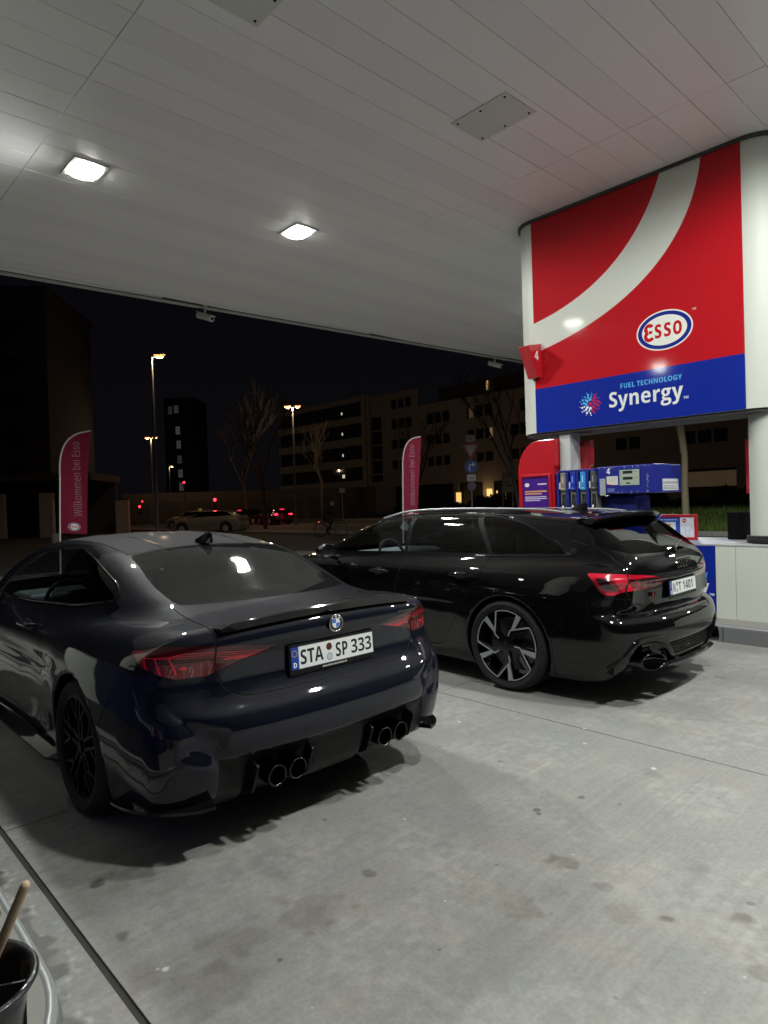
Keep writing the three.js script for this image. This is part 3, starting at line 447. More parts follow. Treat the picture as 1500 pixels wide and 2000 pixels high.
// ---------------------------------------------------------------- near island with the squeegee bucket
{
  const out = [], r = 0.62, tE = 0.585, lE = 2.28;   // straight edge along t = tE, round end towards the camera
  out.push([9, tE]); for (let k = 0; k <= 18; k++) { const a = k / 18 * Math.PI; out.push([lE - r * 1.0 * Math.sin(a), tE - r + r * Math.cos(a)]); } out.push([9, tE - 2 * r]);
  const xy = out.map(([l, t]) => { const v = P(l, t); return [v.x, v.z]; });
  const isl = new THREE.Group(); isl.name = 'near_island'; isl.userData.kind = 'structure'; scene.add(isl);
  add('island_top', prism(xy, 0.11).rotateX(Math.PI / 2).translate(0, 0.097, 0), M.concrete.clone ? std({ rgb: [0.30, 0.295, 0.265], roughness: 0.85 }) : M.concrete, isl);
  add('kerb_edge', tube(out.map(([l, t]) => P(l, t, 0.082)), 0.02, 220, 12), std({ rgb: [0.42, 0.44, 0.43], roughness: 0.38, metalness: 0.35 }), isl);
  add('kerb_face', tube(out.map(([l, t]) => P(l, t, 0.03)), 0.03, 200, 8), std({ rgb: [0.16, 0.165, 0.16], roughness: 0.7 }), isl);
  add('added_dark_strip', box(5.2, 0.012, 0.34, 0, 0, 0), M.rubber, isl, P(5.3, 0.395, 0.104), [0, FACE, 0]);  // unseen dark strip, added so the coupe mirrors a darker island
  const plw = thing('plinth_wall', 'white and blue plinth wall on the near island, outside the picture but mirrored in the coupe', 'plinth', P(0, 0.22, 0.1), FACE);   // faces the coupe, local x = -l, front at z = 0 looking along -z
  add('plinth_panel', box(1.4, 0.82, 0.8, -5.72, 0.41, 0.40, 0.02), white, plw); add('plinth_cap', box(3.9, 0.025, 0.86, -4.1, 0.833, 0.40, 0.006), M.satin, plw);
  const nt = canvasTex(1024, 560, (c) => { c.fillStyle = '#0a1450'; c.fillRect(0, 0, 1024, 560); synergy(c, 330, 300, 600); });
  const shadedBlue = std({ rgb: [0.006, 0.009, 0.06], roughness: 0.4 });  // plinth blue and its print are darkened copies, shade put into the colour
  add('blue_panel', box(2.8, 0.82, 0.8, -3.6, 0.41, 0.40, 0.02), shadedBlue, plw); add('blue_print', new THREE.PlaneGeometry(1.4, 0.77).rotateY(Math.PI).translate(-2.95, 0.41, -0.004), std({ map: nt, roughness: 0.35 }), plw);
  const c2 = thing('support_column', 'round white column on the near island, outside the picture but mirrored in the coupe', 'column', P(4.75, -0.2, 0.945)); add('column_shaft', cyl(0.25, 0.25, 4.34, 40, 0, 2.17, 0), white, c2);
  const bk = thing('squeegee_bucket', 'black two-compartment washing bucket at the kerb in the lower left corner', 'bucket', P(1.865, 0.29, 0.1), FACE);
  const sq = (pr, n = 64) => { const g = new THREE.LatheGeometry(pr.map((p) => new THREE.Vector2(...p)), n); return g; };
  add('bucket_shell', sq([[0.001, 0.006], [0.118, 0.0], [0.125, 0.01], [0.155, 0.29], [0.172, 0.296], [0.178, 0.306], [0.172, 0.316], [0.160, 0.312], [0.150, 0.29], [0.118, 0.02], [0.001, 0.018]]), std({ rgb: [0.012, 0.013, 0.015], roughness: 0.28, clearcoat: 0.4 }), bk);
  add('divider', box(0.30, 0.24, 0.006, 0, 0.175, 0).rotateY(1.1), std({ rgb: [0.014, 0.014, 0.016], roughness: 0.4 }), bk);
  add('wash_water', new THREE.CircleGeometry(0.137, 40).rotateX(-Math.PI / 2).translate(0, 0.16, 0), std({ rgb: [0.01, 0.011, 0.012], roughness: 0.05 }), bk);
  add('bucket_bail', tube([V3(0.175, 0.30, 0), V3(0.16, 0.29, 0.1), V3(0.02, 0.275, 0.185), V3(-0.14, 0.29, 0.11), V3(-0.175, 0.30, 0)], 0.004, 30, 6), M.chrome, bk);
  const st = thing('squeegee', 'squeegee with a pale round wooden handle leaning in the black bucket', 'squeegee');
  const a = V3(-0.968, 0.568, -1.71), b = V3(-1.135, 0.20, -1.70);
  add('handle', [bar(b, a, 0.0125, 0.0125, 16), new THREE.SphereGeometry(0.0125, 16, 10).translate(a.x, a.y, a.z)], std({ rgb: [0.50, 0.38, 0.25], roughness: 0.55 }), st);
  add('blade', [bar(b.clone().add(V3(-0.06, 0.01, 0.05)), b.clone().add(V3(0.06, 0.01, -0.05)), 0.012)], M.rubber, st);
}
// ---------------------------------------------------------------- car bodies as fields (x forward from the rear axle, y left, z up; metres)
const coupeField = (() => {
  const W = pch([[-1.2, 0.82], [-0.9, 0.885], [-0.55, 0.93], [-0.1, 0.946], [0.25, 0.94], [0.6, 0.915], [1.1, 0.90], [1.8, 0.90], [2.4, 0.925], [2.857, 0.94], [3.3, 0.90], [3.6, 0.78], [3.8, 0.6]]);
  const I = pch([[0.1, 0.09], [0.2, 0.05], [0.35, 0.02], [0.5, 0.004], [0.65, 0], [0.75, 0.008], [0.84, 0.028], [0.92, 0.06], [1.0, 0.11], [1.1, 0.19], [1.25, 0.32]]);
  const D = pch([[-1.1, 1.02], [-0.95, 1.032], [-0.6, 1.042], [-0.2, 1.03], [0.5, 0.98], [1.2, 0.955], [2.0, 0.95], [2.75, 0.96], [3.3, 0.85], [3.8, 0.66]]);
  const XR = pch([[0.12, -0.86], [0.2, -0.93], [0.3, -1.01], [0.38, -1.035], [0.45, -1.05], [0.56, -1.055], [0.63, -1.035], [0.68, -1.0], [0.72, -0.975], [0.78, -0.955], [0.86, -0.955], [0.905, -0.975], [0.95, -0.985], [1.0, -0.99], [1.05, -0.985], [1.2, -0.9]]);
  const G = pch([[0.8, 0.85], [0.9, 0.83], [1.0, 0.797], [1.1, 0.745], [1.2, 0.685], [1.3, 0.62], [1.4, 0.545]]);
  const GX = pch([[-1.1, -0.27], [-0.5, -0.17], [0, -0.06], [0.5, -0.005], [1.5, 0], [2.0, -0.03], [2.6, -0.12], [3, -0.25]]);
  const RF = pch([[-1.1, 0.88], [-0.6, 1.04], [-0.2, 1.158], [0.2, 1.298], [0.45, 1.345], [0.8, 1.384], [1.15, 1.393], [1.55, 1.372], [1.9, 1.305], [2.75, 0.955], [3.2, 0.72]]);
  return (x, y, z) => {
    const a = Math.abs(y);
    if (x < -1.4 || x > 4) return Math.max(-1.4 - x, x - 4) + 0.2;
    const dent = 0.028 * bump(z, 0.36, 0.16) * bump(x, 1.45, 0.75) + 0.012 * bump(z, 0.70, 0.05) * bump(x, 1.3, 0.9);
    const vq = Math.max(Math.abs(z - 0.53 - (a - 0.70) * 0.5) - 0.07, Math.abs(a - 0.70) - 0.075), vent = 0.032 / (1 + Math.exp(vq / 0.018)) + 0.035 / (1 + Math.exp((z - 0.448) / 0.008)) / (1 + Math.exp((a - 0.64) / 0.02));
    let L = smax(a - (W(x) - I(z) - dent), z - (D(x) - 0.07 * (a / 0.9) ** 2.2), 0.10);
    const pipe = 0.05 / (1 + Math.exp((z - 0.41) / 0.012)) / (1 + Math.exp((Math.abs(a - 0.335) - 0.15) / 0.012));
    L = smax(L, XR(z) + 0.155 * (a / 0.88) ** 2.8 + vent + pipe - x, 0.11);
    L = smax(L, x - (3.72 - 0.4 * (a / 0.9) ** 2.5 - 0.12 * Math.max(0, z - 0.6)), 0.12);
    const zb = 0.16 + 0.07 * Math.max(0, Math.min(1, (-x - 0.55) / 0.5));
    L = smax(L, zb - z, 0.04);
    const roof = RF(x) - 0.055 * (a / 0.6) ** 2 - 0.012 * bump(x, 0.95, 0.6) / (1 + Math.exp((a - 0.27) / 0.012));
    const H = smax(smax(smax(a - (G(z) + GX(x)), z - roof, 0.09), 0.7 - z, 0.02), -0.90 - x, 0.05);
    let F = smin(L, H, 0.06);
    F = smax(F, -Math.max(Math.hypot(x, z - 0.345) - 0.372, 0.52 - a), 0.014);
    F = smax(F, -Math.max(Math.hypot(x - 2.857, z - 0.345) - 0.372, 0.52 - a), 0.014);
    return F;
  };
})();
let estateRear;
const estateField = (() => {
  const W = pch([[-1.3, 0.83], [-1.0, 0.90], [-0.6, 0.95], [-0.1, 0.976], [0.35, 0.97], [0.7, 0.94], [1.5, 0.93], [2.3, 0.945], [2.929, 0.975], [3.4, 0.93], [3.75, 0.8], [4.0, 0.6]]);
  const I = pch([[0.1, 0.10], [0.2, 0.055], [0.35, 0.02], [0.5, 0.004], [0.65, 0], [0.78, 0.006], [0.88, 0.03], [0.95, 0.055], [1.02, 0.09], [1.1, 0.14], [1.2, 0.22], [1.4, 0.4]]);
  const D = pch([[-1.2, 1.02], [-0.9, 1.05], [-0.5, 1.085], [0.5, 1.07], [1.5, 1.05], [2.2, 1.03], [2.7, 1.03], [3.3, 0.92], [3.9, 0.72]]);
  const XR = pch([[0.12, -0.92], [0.2, -1.0], [0.28, -1.075], [0.4, -1.125], [0.54, -1.14], [0.61, -1.125], [0.645, -1.09], [0.675, -1.035], [0.74, -1.015], [0.84, -1.018], [0.875, -1.028], [0.902, -1.05], [0.922, -1.053], [0.95, -1.04], [1.04, -1.03], [1.09, -1.0], [1.2, -0.92]]);
  const G = pch([[0.9, 0.86], [1.05, 0.815], [1.2, 0.75], [1.35, 0.675], [1.45, 0.61], [1.52, 0.55]]);
  const GX = pch([[-1.3, -0.25], [-0.9, -0.12], [-0.5, -0.05], [0.3, 0], [1.5, 0], [2.1, -0.05], [2.7, -0.2]]);
  const RF = pch([[-1.2, 0.82], [-1.02, 1.05], [-0.95, 1.11], [-0.80, 1.245], [-0.62, 1.37], [-0.5, 1.405], [-0.2, 1.432], [0.3, 1.455], [0.9, 1.466], [1.3, 1.46], [1.7, 1.42], [2.1, 1.31], [2.9, 0.98], [3.3, 0.78]]);
  estateRear = (y, z) => XR(z) + 0.21 * (Math.abs(y) / 0.9) ** 2.7;
  return (x, y, z) => {
    const a = Math.abs(y);
    if (x < -1.45 || x > 4.2) return Math.max(-1.45 - x, x - 4.2) + 0.2;
    const dent = 0.03 * bump(z, 0.40, 0.16) * bump(x, 1.45, 0.75) + 0.014 * bump(z, 0.80, 0.05) * bump(x, 1.4, 0.8);
    let L = smax(a - (W(x) - I(z) - dent), z - (D(x) - 0.05 * (a / 0.9) ** 2.2), 0.10);
    const mesh = 0.05 / (1 + Math.exp((Math.abs(z - 0.385) - 0.045) / 0.008)) / (1 + Math.exp((a - 0.44) / 0.012));
    const pq = Math.max(a - 0.74 - (0.44 - z) * 0.25, 0.52 - (0.44 - z) * 0.9 - a, z - 0.445), pipe = 0.10 / (1 + Math.exp(pq / 0.010));
    L = smax(L, XR(z) + 0.21 * (a / 0.9) ** 2.7 + mesh + pipe - x, 0.10);
    L = smax(L, x - (3.84 - 0.4 * (a / 0.9) ** 2.5 - 0.12 * Math.max(0, z - 0.6)), 0.12);
    const zb = 0.15 + 0.06 * Math.max(0, Math.min(1, (-x - 0.6) / 0.5));
    L = smax(L, zb - z, 0.04);
    const roof = RF(x) - 0.05 * (a / 0.6) ** 2;
    const H = smax(smax(smax(a - (G(z) + GX(x)), z - roof, 0.09), 0.7 - z, 0.02), -0.96 - x, 0.05);
    let F = smin(L, H, 0.05);
    F = smax(F, -Math.max(Math.hypot(x, z - 0.365) - 0.396, 0.54 - a), 0.014);
    F = smax(F, -Math.max(Math.hypot(x - 2.929, z - 0.365) - 0.396, 0.54 - a), 0.014);
    return F;
  };
})();
// height field lookups: where a body's side lies at (x, z)
function sideAt(f, x, z) { let a = 0.3, b = 1.1; for (let k = 0; k < 24; k++) { const m = (a + b) / 2; if (f(x, m, z) < 0) a = m; else b = m; } return a; }
function topAt(f, x, y) { let a = 0.6, b = 1.7; for (let k = 0; k < 24; k++) { const m = (a + b) / 2; if (f(x, y, m) < 0) a = m; else b = m; } return a; }
function moulding(f, pts, r, s) { return tube(pts.map(([x, z]) => V3(x, z, -s * (sideAt(f, x, z) + 0.001))), r, pts.length * 4, 6, true); }
// ---------------------------------------------------------------- wheels (outward along +z, axle at the origin)
function wheel(parent, r, w, rim, kind, at, left) {
  const g = new THREE.Group(); g.name = 'wheel'; parent.add(g); g.position.set(...at); if (left) g.rotation.y = Math.PI;
  const half = w / 2, prof = [];
  const pt = (a, b) => prof.push(new THREE.Vector2(a, b));
  pt(rim - 0.012, half - 0.022); pt(rim + 0.006, half - 0.006); pt(rim + (r - rim) * 0.45, half); pt(r - 0.022, half - 0.008); pt(r - 0.007, half - 0.024); pt(r, half - 0.042);
  for (const k of [0.55, 0.18, -0.18, -0.55]) { pt(r, half * k + 0.007); pt(r - 0.007, half * k + 0.005); pt(r - 0.007, half * k - 0.005); pt(r, half * k - 0.007); }
  pt(r, -half + 0.03); pt(r - 0.03, -half + 0.005); pt(rim, -half);
  add('tyre', toCreasedNormals(new THREE.LatheGeometry(prof, 96).rotateX(Math.PI / 2), 0.6), M.rubber, g);
  const lip = rim - 0.004, bp = [[lip, half - 0.018], [lip - 0.010, half - 0.012], [lip - 0.014, half - 0.020], [lip - 0.020, half - 0.06], [lip - 0.045, half - 0.12], [lip - 0.045, -half + 0.02], [lip, -half + 0.01]].map((p) => new THREE.Vector2(...p));
  const deep = kind === 'v' ? half - 0.034 : half - 0.045, dark = kind === 'v' ? M.gloss : M.satin;
  const spokes = [new THREE.LatheGeometry(bp, 80).rotateX(Math.PI / 2)];
  const pol = (rad, deg) => [rad * lip * Math.cos(deg * R), rad * lip * Math.sin(deg * R)];
  const face = [];
  const strip = (a, b, wa, wb) => { const d = [b[0] - a[0], b[1] - a[1]], l = Math.hypot(...d), n = [-d[1] / l, d[0] / l]; return [[a[0] - n[0] * wa, a[1] - n[1] * wa], [b[0] - n[0] * wb, b[1] - n[1] * wb], [b[0] + n[0] * wb, b[1] + n[1] * wb], [a[0] + n[0] * wa, a[1] + n[1] * wa]]; };
  if (kind === 'v') {
    for (let k = 0; k < 5; k++) {
      const a = 62.5 + 72 * k;
      const s = (pts, d, z) => prism(pts, d, 0.0015).translate(0, 0, z);
      spokes.push(s([pol(0.12, a - 40), pol(0.12, a + 40), pol(0.46, a + 12), pol(0.95, a + 5), pol(0.95, a - 5.5), pol(0.56, a - 7), pol(0.95, a - 23.5), pol(0.95, a - 30), pol(0.44, a - 14)], 0.03, deep - 0.012));
      face.push(s([pol(0.50, a - 4.4), pol(0.95, a - 5.0), pol(0.95, a + 4.4), pol(0.50, a + 5.0)], 0.006, deep + 0.017));
      face.push(s(strip(pol(0.28, a + 9), pol(0.45, a + 7.5), 0.005, 0.005), 0.006, deep + 0.0175));
      face.push(s(strip(pol(0.45, a + 7.5), pol(0.94, a - 26), 0.005, 0.0065), 0.006, deep + 0.017));
      const n = 9, out = [], inn = [];
      for (let i = 0; i <= n; i++) { const t = a - 26 + (-67.8 + 26) * i / n; out.push(pol(0.958, t)); inn.push(pol(0.930, t)); }
      face.push(s([...out, ...inn.reverse()], 0.006, deep + 0.018));
    }
  } else {
    for (let k = 0; k < 5; k++) for (const q of [-1, 1]) {
      const a = 20 + 72 * k;
      const s = (pts, z) => prism(pts, 0.022, 0.003).translate(0, 0, z);
      spokes.push(s(strip(pol(0.16, a + q * 28), pol(0.55, a + q * 11), 0.011, 0.008), deep - 0.008));
      spokes.push(s(strip(pol(0.53, a + q * 11), pol(0.97, a + q * 6), 0.008, 0.007), deep));
      spokes.push(s(strip(pol(0.53, a + q * 11), pol(0.97, a + q * 26), 0.007, 0.006), deep));
    }
  }
  spokes.push(new THREE.CylinderGeometry(lip * 0.21, lip * 0.23, 0.05, 28).rotateX(Math.PI / 2).translate(0, 0, deep - 0.015));
  add('rim', spokes, dark, g);
  if (face.length) add('spoke_face', face, M.alu, g);
  add('hub_cap', [new THREE.CylinderGeometry(0.032, 0.034, 0.02, 24).rotateX(Math.PI / 2).translate(0, 0, deep + 0.012), new THREE.TorusGeometry(0.03, 0.003, 8, 28).translate(0, 0, deep + 0.022)], kind === 'v' ? M.darkChrome : M.satin, g);
  const disc = [new THREE.CylinderGeometry(rim * 0.72, rim * 0.72, 0.03, 48).rotateX(Math.PI / 2).translate(0, 0, deep - 0.10)];
  add('brake_disc', disc, M.disc, g);
  const cal = prism(roundPoly([[-0.06, rim * 0.42], [0.06, rim * 0.42], [0.10, rim * 0.80], [-0.10, rim * 0.80]], 0.02), 0.06, 0.005).rotateZ(-2.1).translate(0, 0, deep - 0.10);
  add('brake_caliper', cal, kind === 'v' ? std({ rgb: [0.3, 0.31, 0.3], roughness: 0.5 }) : M.satin, g);
  return g;
}
// ---------------------------------------------------------------- pieces both cars share
const side = (m, s) => cut(m, (x, y) => -s * y)[0];
function seam(m, g, w = 0.0028) { const [a, rest] = cut(m, (...q) => g(...q) - w); const [inside, gap] = cut(a, (...q) => g(...q) + w); return [inside, rest, gap]; }
const join = (...ms) => { const o = { p: [], n: [], i: [] }; for (const m of ms) { const k = o.p.length / 3; for (const v of m.p) o.p.push(v); for (const v of m.n) o.n.push(v); for (const v of m.i) o.i.push(v + k); } return o; };
function plateTex(draw) {
  return canvasTex(1040, 220, (c) => {
    c.fillStyle = '#e9ebea'; c.fillRect(0, 0, 1040, 220);
    c.fillStyle = '#1c3f9e'; c.fillRect(0, 0, 92, 220);
    c.fillStyle = '#fff'; c.font = 'bold 66px sans-serif'; c.textAlign = 'center'; c.fillText('D', 46, 196);
    c.fillStyle = '#f0c818'; for (let k = 0; k < 12; k++) { c.beginPath(); c.arc(46 + 28 * Math.cos(k * 30 * R), 66 + 28 * Math.sin(k * 30 * R), 4.5, 0, 7); c.fill(); }
    c.strokeStyle = '#15171a'; c.lineWidth = 5; c.strokeRect(3, 3, 1034, 214);
    draw(c);
  });
}
function plateText(c, s, x, w, size = 190) { c.save(); c.fillStyle = '#0c0d10'; c.textAlign = 'left'; c.font = `bold ${size}px sans-serif`; const m = c.measureText(s).width; c.translate(x, 110 + size * 0.36); c.scale(w / m, 1); c.fillText(s, 0, 0); c.restore(); }
function seal(c, x, y, r, a, b) { c.fillStyle = a; c.beginPath(); c.arc(x, y, r, 0, 7); c.fill(); c.fillStyle = b; c.beginPath(); c.arc(x, y, r * 0.6, 0, 7); c.fill(); c.strokeStyle = a; c.lineWidth = 4; c.beginPath(); c.arc(x, y, r * 0.3, 0, 7); c.stroke(); }
function plate(parent, tex, at, lean, frameText) {
  const g = new THREE.Group(); g.name = 'number_plate'; parent.add(g); g.position.set(...at); g.rotation.set(0, -Math.PI / 2, 0); g.rotateX(lean);
  add('plate_holder', prism(roundPoly([[-0.268, -0.078], [0.268, -0.078], [0.268, 0.062], [-0.268, 0.062]], 0.012), 0.012, 0.002).translate(0, 0, -0.012), M.satin, g);
  const pg = new THREE.ShapeGeometry(shape(roundPoly([[-0.26, -0.055], [0.26, -0.055], [0.26, 0.055], [-0.26, 0.055]], 0.008)));
  const uv = pg.attributes.uv; for (let i = 0; i < uv.count; i++) uv.setXY(i, (uv.getX(i) + 0.26) / 0.52, (uv.getY(i) + 0.055) / 0.11);
  add('plate_face', pg, std({ map: tex, roughness: 0.35 }), g, V3(0, 0, 0.0025));
  if (frameText) add('dealer_lettering', new THREE.PlaneGeometry(0.22, 0.016), std({ roughness: 0.6, transparent: true, map: canvasTex(512, 36, (c) => { c.clearRect(0, 0, 512, 36); c.fillStyle = '#e8e8e8'; c.textAlign = 'center'; c.font = 'bold 30px sans-serif'; c.fillText(frameText, 256, 27); }) }), g, V3(0, -0.0655, 0.0022));
  return g;
}
function seats(parent, rows, floor) {
  for (const [x, zs, w] of rows) for (const z of zs) {
    const s = new THREE.Group(); s.name = 'seat'; s.position.set(x, floor, z); parent.add(s);
    add('seat_cushion', box(0.5, 0.16, w, 0.15, 0.12, 0, 0.05), M.cabin, s);
    add('seat_back', box(0.14, 0.6, w, -0.17, 0.48, 0, 0.05).rotateZ(0.12), M.cabin, s);
    add('headrest', box(0.11, 0.2, 0.27, -0.22, 0.86, 0, 0.05).rotateZ(0.1), M.cabin, s);
  }
}
function steering(parent, at, mat) {
  const g = new THREE.Group(); g.name = 'steering_wheel'; g.position.set(...at); g.rotation.set(0, Math.PI / 2, 0); g.rotateX(0.42); parent.add(g);
  add('wheel_rim', new THREE.TorusGeometry(0.18, 0.016, 12, 48), mat, g);
  add('wheel_hub', [box(0.16, 0.09, 0.04, 0, 0, -0.01, 0.02), box(0.34, 0.03, 0.015, 0, 0, -0.01), box(0.04, 0.18, 0.015, 0, -0.09, -0.01)], M.cabin, g);
}
function handle(parent, x, y, z, mat, len = 0.24) {
  const g = new THREE.Group(); g.name = 'door_handle'; g.position.set(x, z, -y); parent.add(g);
  add('grip', tube([V3(-len / 2, 0, 0.012), V3(-len * 0.36, 0.006, -0.03), V3(0, 0.010, -0.042), V3(len * 0.36, 0.006, -0.03), V3(len / 2, 0, 0.012)], 0.0135, 24, 10).scale(1, 1.15, 1), mat, g);
  add('recess', new THREE.SphereGeometry(0.06, 20, 12).scale(1.35, 0.62, 0.14), M.seam, g);
}
function mirror(parent, x, y, z, s, mat) {
  const g = new THREE.Group(); g.name = 'door_mirror'; g.position.set(x, z, -y * s); parent.add(g);
  const shell = new THREE.SphereGeometry(0.11, 32, 20); shell.scale(0.85, 0.72, 1.05);
  const p = shell.attributes.position; for (let i = 0; i < p.count; i++) if (p.getX(i) < -0.045) p.setX(i, -0.045); shell.computeVertexNormals();
  add('mirror_shell', shell, mat, g);
  add('mirror_glass', new THREE.CircleGeometry(0.085, 32).scale(1.1, 0.68, 1).rotateY(-Math.PI / 2).translate(-0.0475, 0, 0), M.chrome, g);
  add('mirror_arm', bar(V3(0.02, -0.05, s * 0.06), V3(0.03, -0.085, s * 0.17), 0.022, 0.03), M.gloss, g);
}
// ---------------------------------------------------------------- dark blue-black coupe
{
  const car = thing('coupe_car', 'dark blue-black two-door coupe seen from behind, four round tail pipes, dusty roof', 'car', V3(-0.934, 0, -3.971), (90 + 43.08) * R);
  let m = fieldMesh(coupeField, [-1.16, -1.02, 0.1], [3.86, 1.02, 1.46], 0.018), gap = { p: [], n: [], i: [] }, q, g;
  const winOut = roundPoly([[2.02, 0.972], [1.70, 1.155], [1.42, 1.268], [1.12, 1.312], [0.78, 1.312], [0.44, 1.255], [0.06, 1.148], [-0.02, 1.10, 0.02], [-0.005, 1.066, 0.02], [0.36, 1.022], [1.15, 0.985]], 0.05), winPoly = sdPoly(winOut);
  const gSide = (x, y, z) => Math.max(winPoly(x, z), 0.45 - Math.abs(y));
  let sideGlass, trim; [sideGlass, m] = cut(m, gSide); [trim, m] = cut(m, (x, y, z) => gSide(x, y, z) - 0.022);
  const rearPoly = sdPoly(roundPoly([[0.275, 0], [0.285, 0.50, 0.05], [-0.12, 0.545], [-0.41, 0.535, 0.06], [-0.525, 0.30, 0.2], [-0.575, 0, 0.3], [-0.525, -0.30, 0.2], [-0.41, -0.535, 0.06], [-0.12, -0.545], [0.285, -0.50, 0.05]], 0.1));
  const gRear = (x, y, z) => Math.max(rearPoly(x, y), 1.0 - z);
  let rearGlass, rearTrim; [rearGlass, m] = cut(m, gRear); [rearTrim, m] = cut(m, (x, y, z) => gRear(x, y, z) - 0.014);
  const frontPoly = sdPoly(roundPoly([[1.70, -0.52], [1.70, 0.52], [2.55, 0.70], [2.70, 0], [2.55, -0.70]], 0.06));
  let screen; [screen, m] = cut(m, (x, y, z) => Math.max(frontPoly(x, y), 0.98 - z));
  let roof; [roof, m, gap] = seam(m, (x, y, z) => Math.max(x - 1.66, 0.30 - x, Math.abs(y) - 0.50, 1.1 - z));
  let rIn, rOut, rGap; [rIn, rOut, rGap] = seam(roof, (x, y) => Math.abs(y) - 0.285, 0.007); roof = join(rIn, rOut); gap = join(gap, rGap);
  // lamps: outline on the unrolled corner (angle about an upright axis, height)
  const unroll = (x, y) => Math.atan2(Math.abs(y), -(x + 0.35)) * 0.75;
  const lampPts = [[-0.60, 0.872, 0.915], [-0.711, 0.876, 0.872], [-0.792, 0.844, 0.838], [-0.849, 0.768, 0.806], [-0.895, 0.657, 0.806], [-0.925, 0.613, 0.826], [-0.965, 0.50, 0.862], [-1.0, 0.325, 0.896], [-0.97, 0.489, 0.922], [-0.913, 0.637, 0.941], [-0.80, 0.79, 0.953]];
  const lampPoly = sdPoly(lampPts.map(([x, y, z]) => [unroll(x, y), z]));
  let lampM; [lampM, m] = cut(m, (x, y, z) => Math.max(lampPoly(unroll(x, y), z), x + 0.4));
  const gLid = (x, y, z) => smax(smax(Math.abs(y) - (0.565 + 0.05 * Math.min(1, Math.max(0, -x - 0.4) / 0.5) - 0.06 * Math.max(0, 0.86 - z)), x + 0.395, 0.02), 0.695 - z, 0.16);
  let lid; [lid, m, g] = seam(m, gLid); gap = join(gap, g);
  let lampLid, lampBody; [lampLid, lampBody, g] = seam(lampM, gLid, 0.0035); gap = join(gap, g);
  // doors, bumper, diffuser
  const doorPoly = sdPoly(roundPoly([[0.70, 1.02], [0.655, 0.86, 0.06], [0.68, 0.60], [0.80, 0.27, 0.08], [2.15, 0.27, 0.05], [2.28, 0.5], [2.26, 0.98]], 0.1));
  let doors; [doors, m, g] = seam(m, (x, y, z) => Math.max(doorPoly(x, z), 0.3 - Math.abs(y))); gap = join(gap, g);
  let diff, bump_; [diff, m] = cut(m, (x, y, z) => Math.max(x + 0.6, Math.abs(y) - 0.64, z - 0.452));
  [bump_, m, g] = seam(m, (x, y, z) => Math.max(x + 0.37 + 0.9 * Math.max(0, z - 0.55), z - 0.86)); gap = join(gap, g);
  add('body', geoOf(m), M.coupePaint, car);
  add('roof', geoOf(roof), M.dusty, car);
  const lidMesh = add('boot_lid', geoOf(lid), M.coupePaint, car);
  add('bumper', geoOf(bump_), M.coupePaint, car);
  add('diffuser', geoOf(diff), M.satin, car);
  add('panel_gap', geoOf(gap, null, 0.003), M.seam, car);
  add('window_trim', geoOf(join(trim, rearTrim), null, 0.001), M.gloss, car);
  for (const s of [1, -1]) {
    const all = side(sideGlass, s), [fr, rest] = cut(all, (x, y, z) => 0.80 + 0.25 * (z - 0.99) + 0.013 - x), [post, qt] = cut(rest, (x, y, z) => 0.80 + 0.25 * (z - 0.99) - 0.013 - x);
    add('door_window', geoOf(fr, null, 0.004), M.glass, car); add('window_post', geoOf(post, null, 0.003), M.gloss, car); add('quarter_window', geoOf(qt, null, 0.004), M.tint, car);
    add('window_moulding', moulding(coupeField, winOut, 0.0065, s), M.gloss, car);
    const d = add('door', geoOf(side(doors, s)), M.coupePaint, car);
    handle(d, 0.90, s * 0.888, 0.868, M.coupePaint); if (s < 0) d.children[0].rotation.x = Math.PI;
    mirror(car, 1.86, 0.985, 1.03, s, M.gloss);
    wheel(car, 0.342, 0.285, 0.268, 'y', [0, 0.342, -s * 0.785], s > 0); wheel(car, 0.335, 0.275, 0.255, 'y', [2.857, 0.335, -s * 0.785], s > 0);
  }
  add('rear_window', geoOf(rearGlass, null, 0.003), M.dustglass, car); add('windscreen', geoOf(screen, null, 0.003), M.glass, car);
  const lampTex = canvasTex(1024, 512, (c) => {
    c.fillStyle = '#47080f'; c.fillRect(0, 0, 1024, 512);
    c.fillStyle = '#33060a'; c.fillRect(0, 0, 1024, 90);
    c.fillStyle = '#860f1f'; c.beginPath(); c.moveTo(1024, 60); c.lineTo(860, 120); c.lineTo(770, 512); c.lineTo(1024, 512); c.fill();
    c.fillStyle = '#6a272c'; c.beginPath(); c.roundRect(470, 270, 300, 230, 40); c.fill();
    c.fillStyle = 'rgba(150,90,90,0.35)'; for (let k = 0; k < 7; k++) c.fillRect(490 + k * 42, 280, 14, 210);
    c.strokeStyle = '#f23246'; c.lineCap = 'round'; c.lineWidth = 9;
    for (const k of [0, 1, 2]) { c.beginPath(); c.moveTo(40, 250 + k * 34); c.lineTo(540, 140 + k * 34); c.quadraticCurveTo(660 + k * 60, 112 + k * 26, 690 + k * 82, 190); c.lineTo(660 + k * 76, 420); c.stroke(); }
    c.fillStyle = '#d01c2e'; c.fillRect(110, 262, 300, 26); c.fillStyle = '#e2323c'; c.fillRect(190, 292, 150, 12);
    c.fillStyle = '#d0b0b0'; for (let k = 0; k < 60; k++) c.fillRect(480 + (k * 97) % 290, 330 + (k * 53) % 150, 4, 4);
    c.fillStyle = '#e03a44'; c.fillRect(610, 330, 34, 34);
  });
  const lu0 = unroll(-1.0, 0.325), lu1 = unroll(-0.6, 0.872), lampMat = std({ map: lampTex, roughness: 0.25, clearcoat: 1, clearcoatRoughness: 0.02 });
  const lampUv = (x, y, z) => [(unroll(x, y) - lu0) / (lu1 - lu0), (z - 0.80) / 0.155];
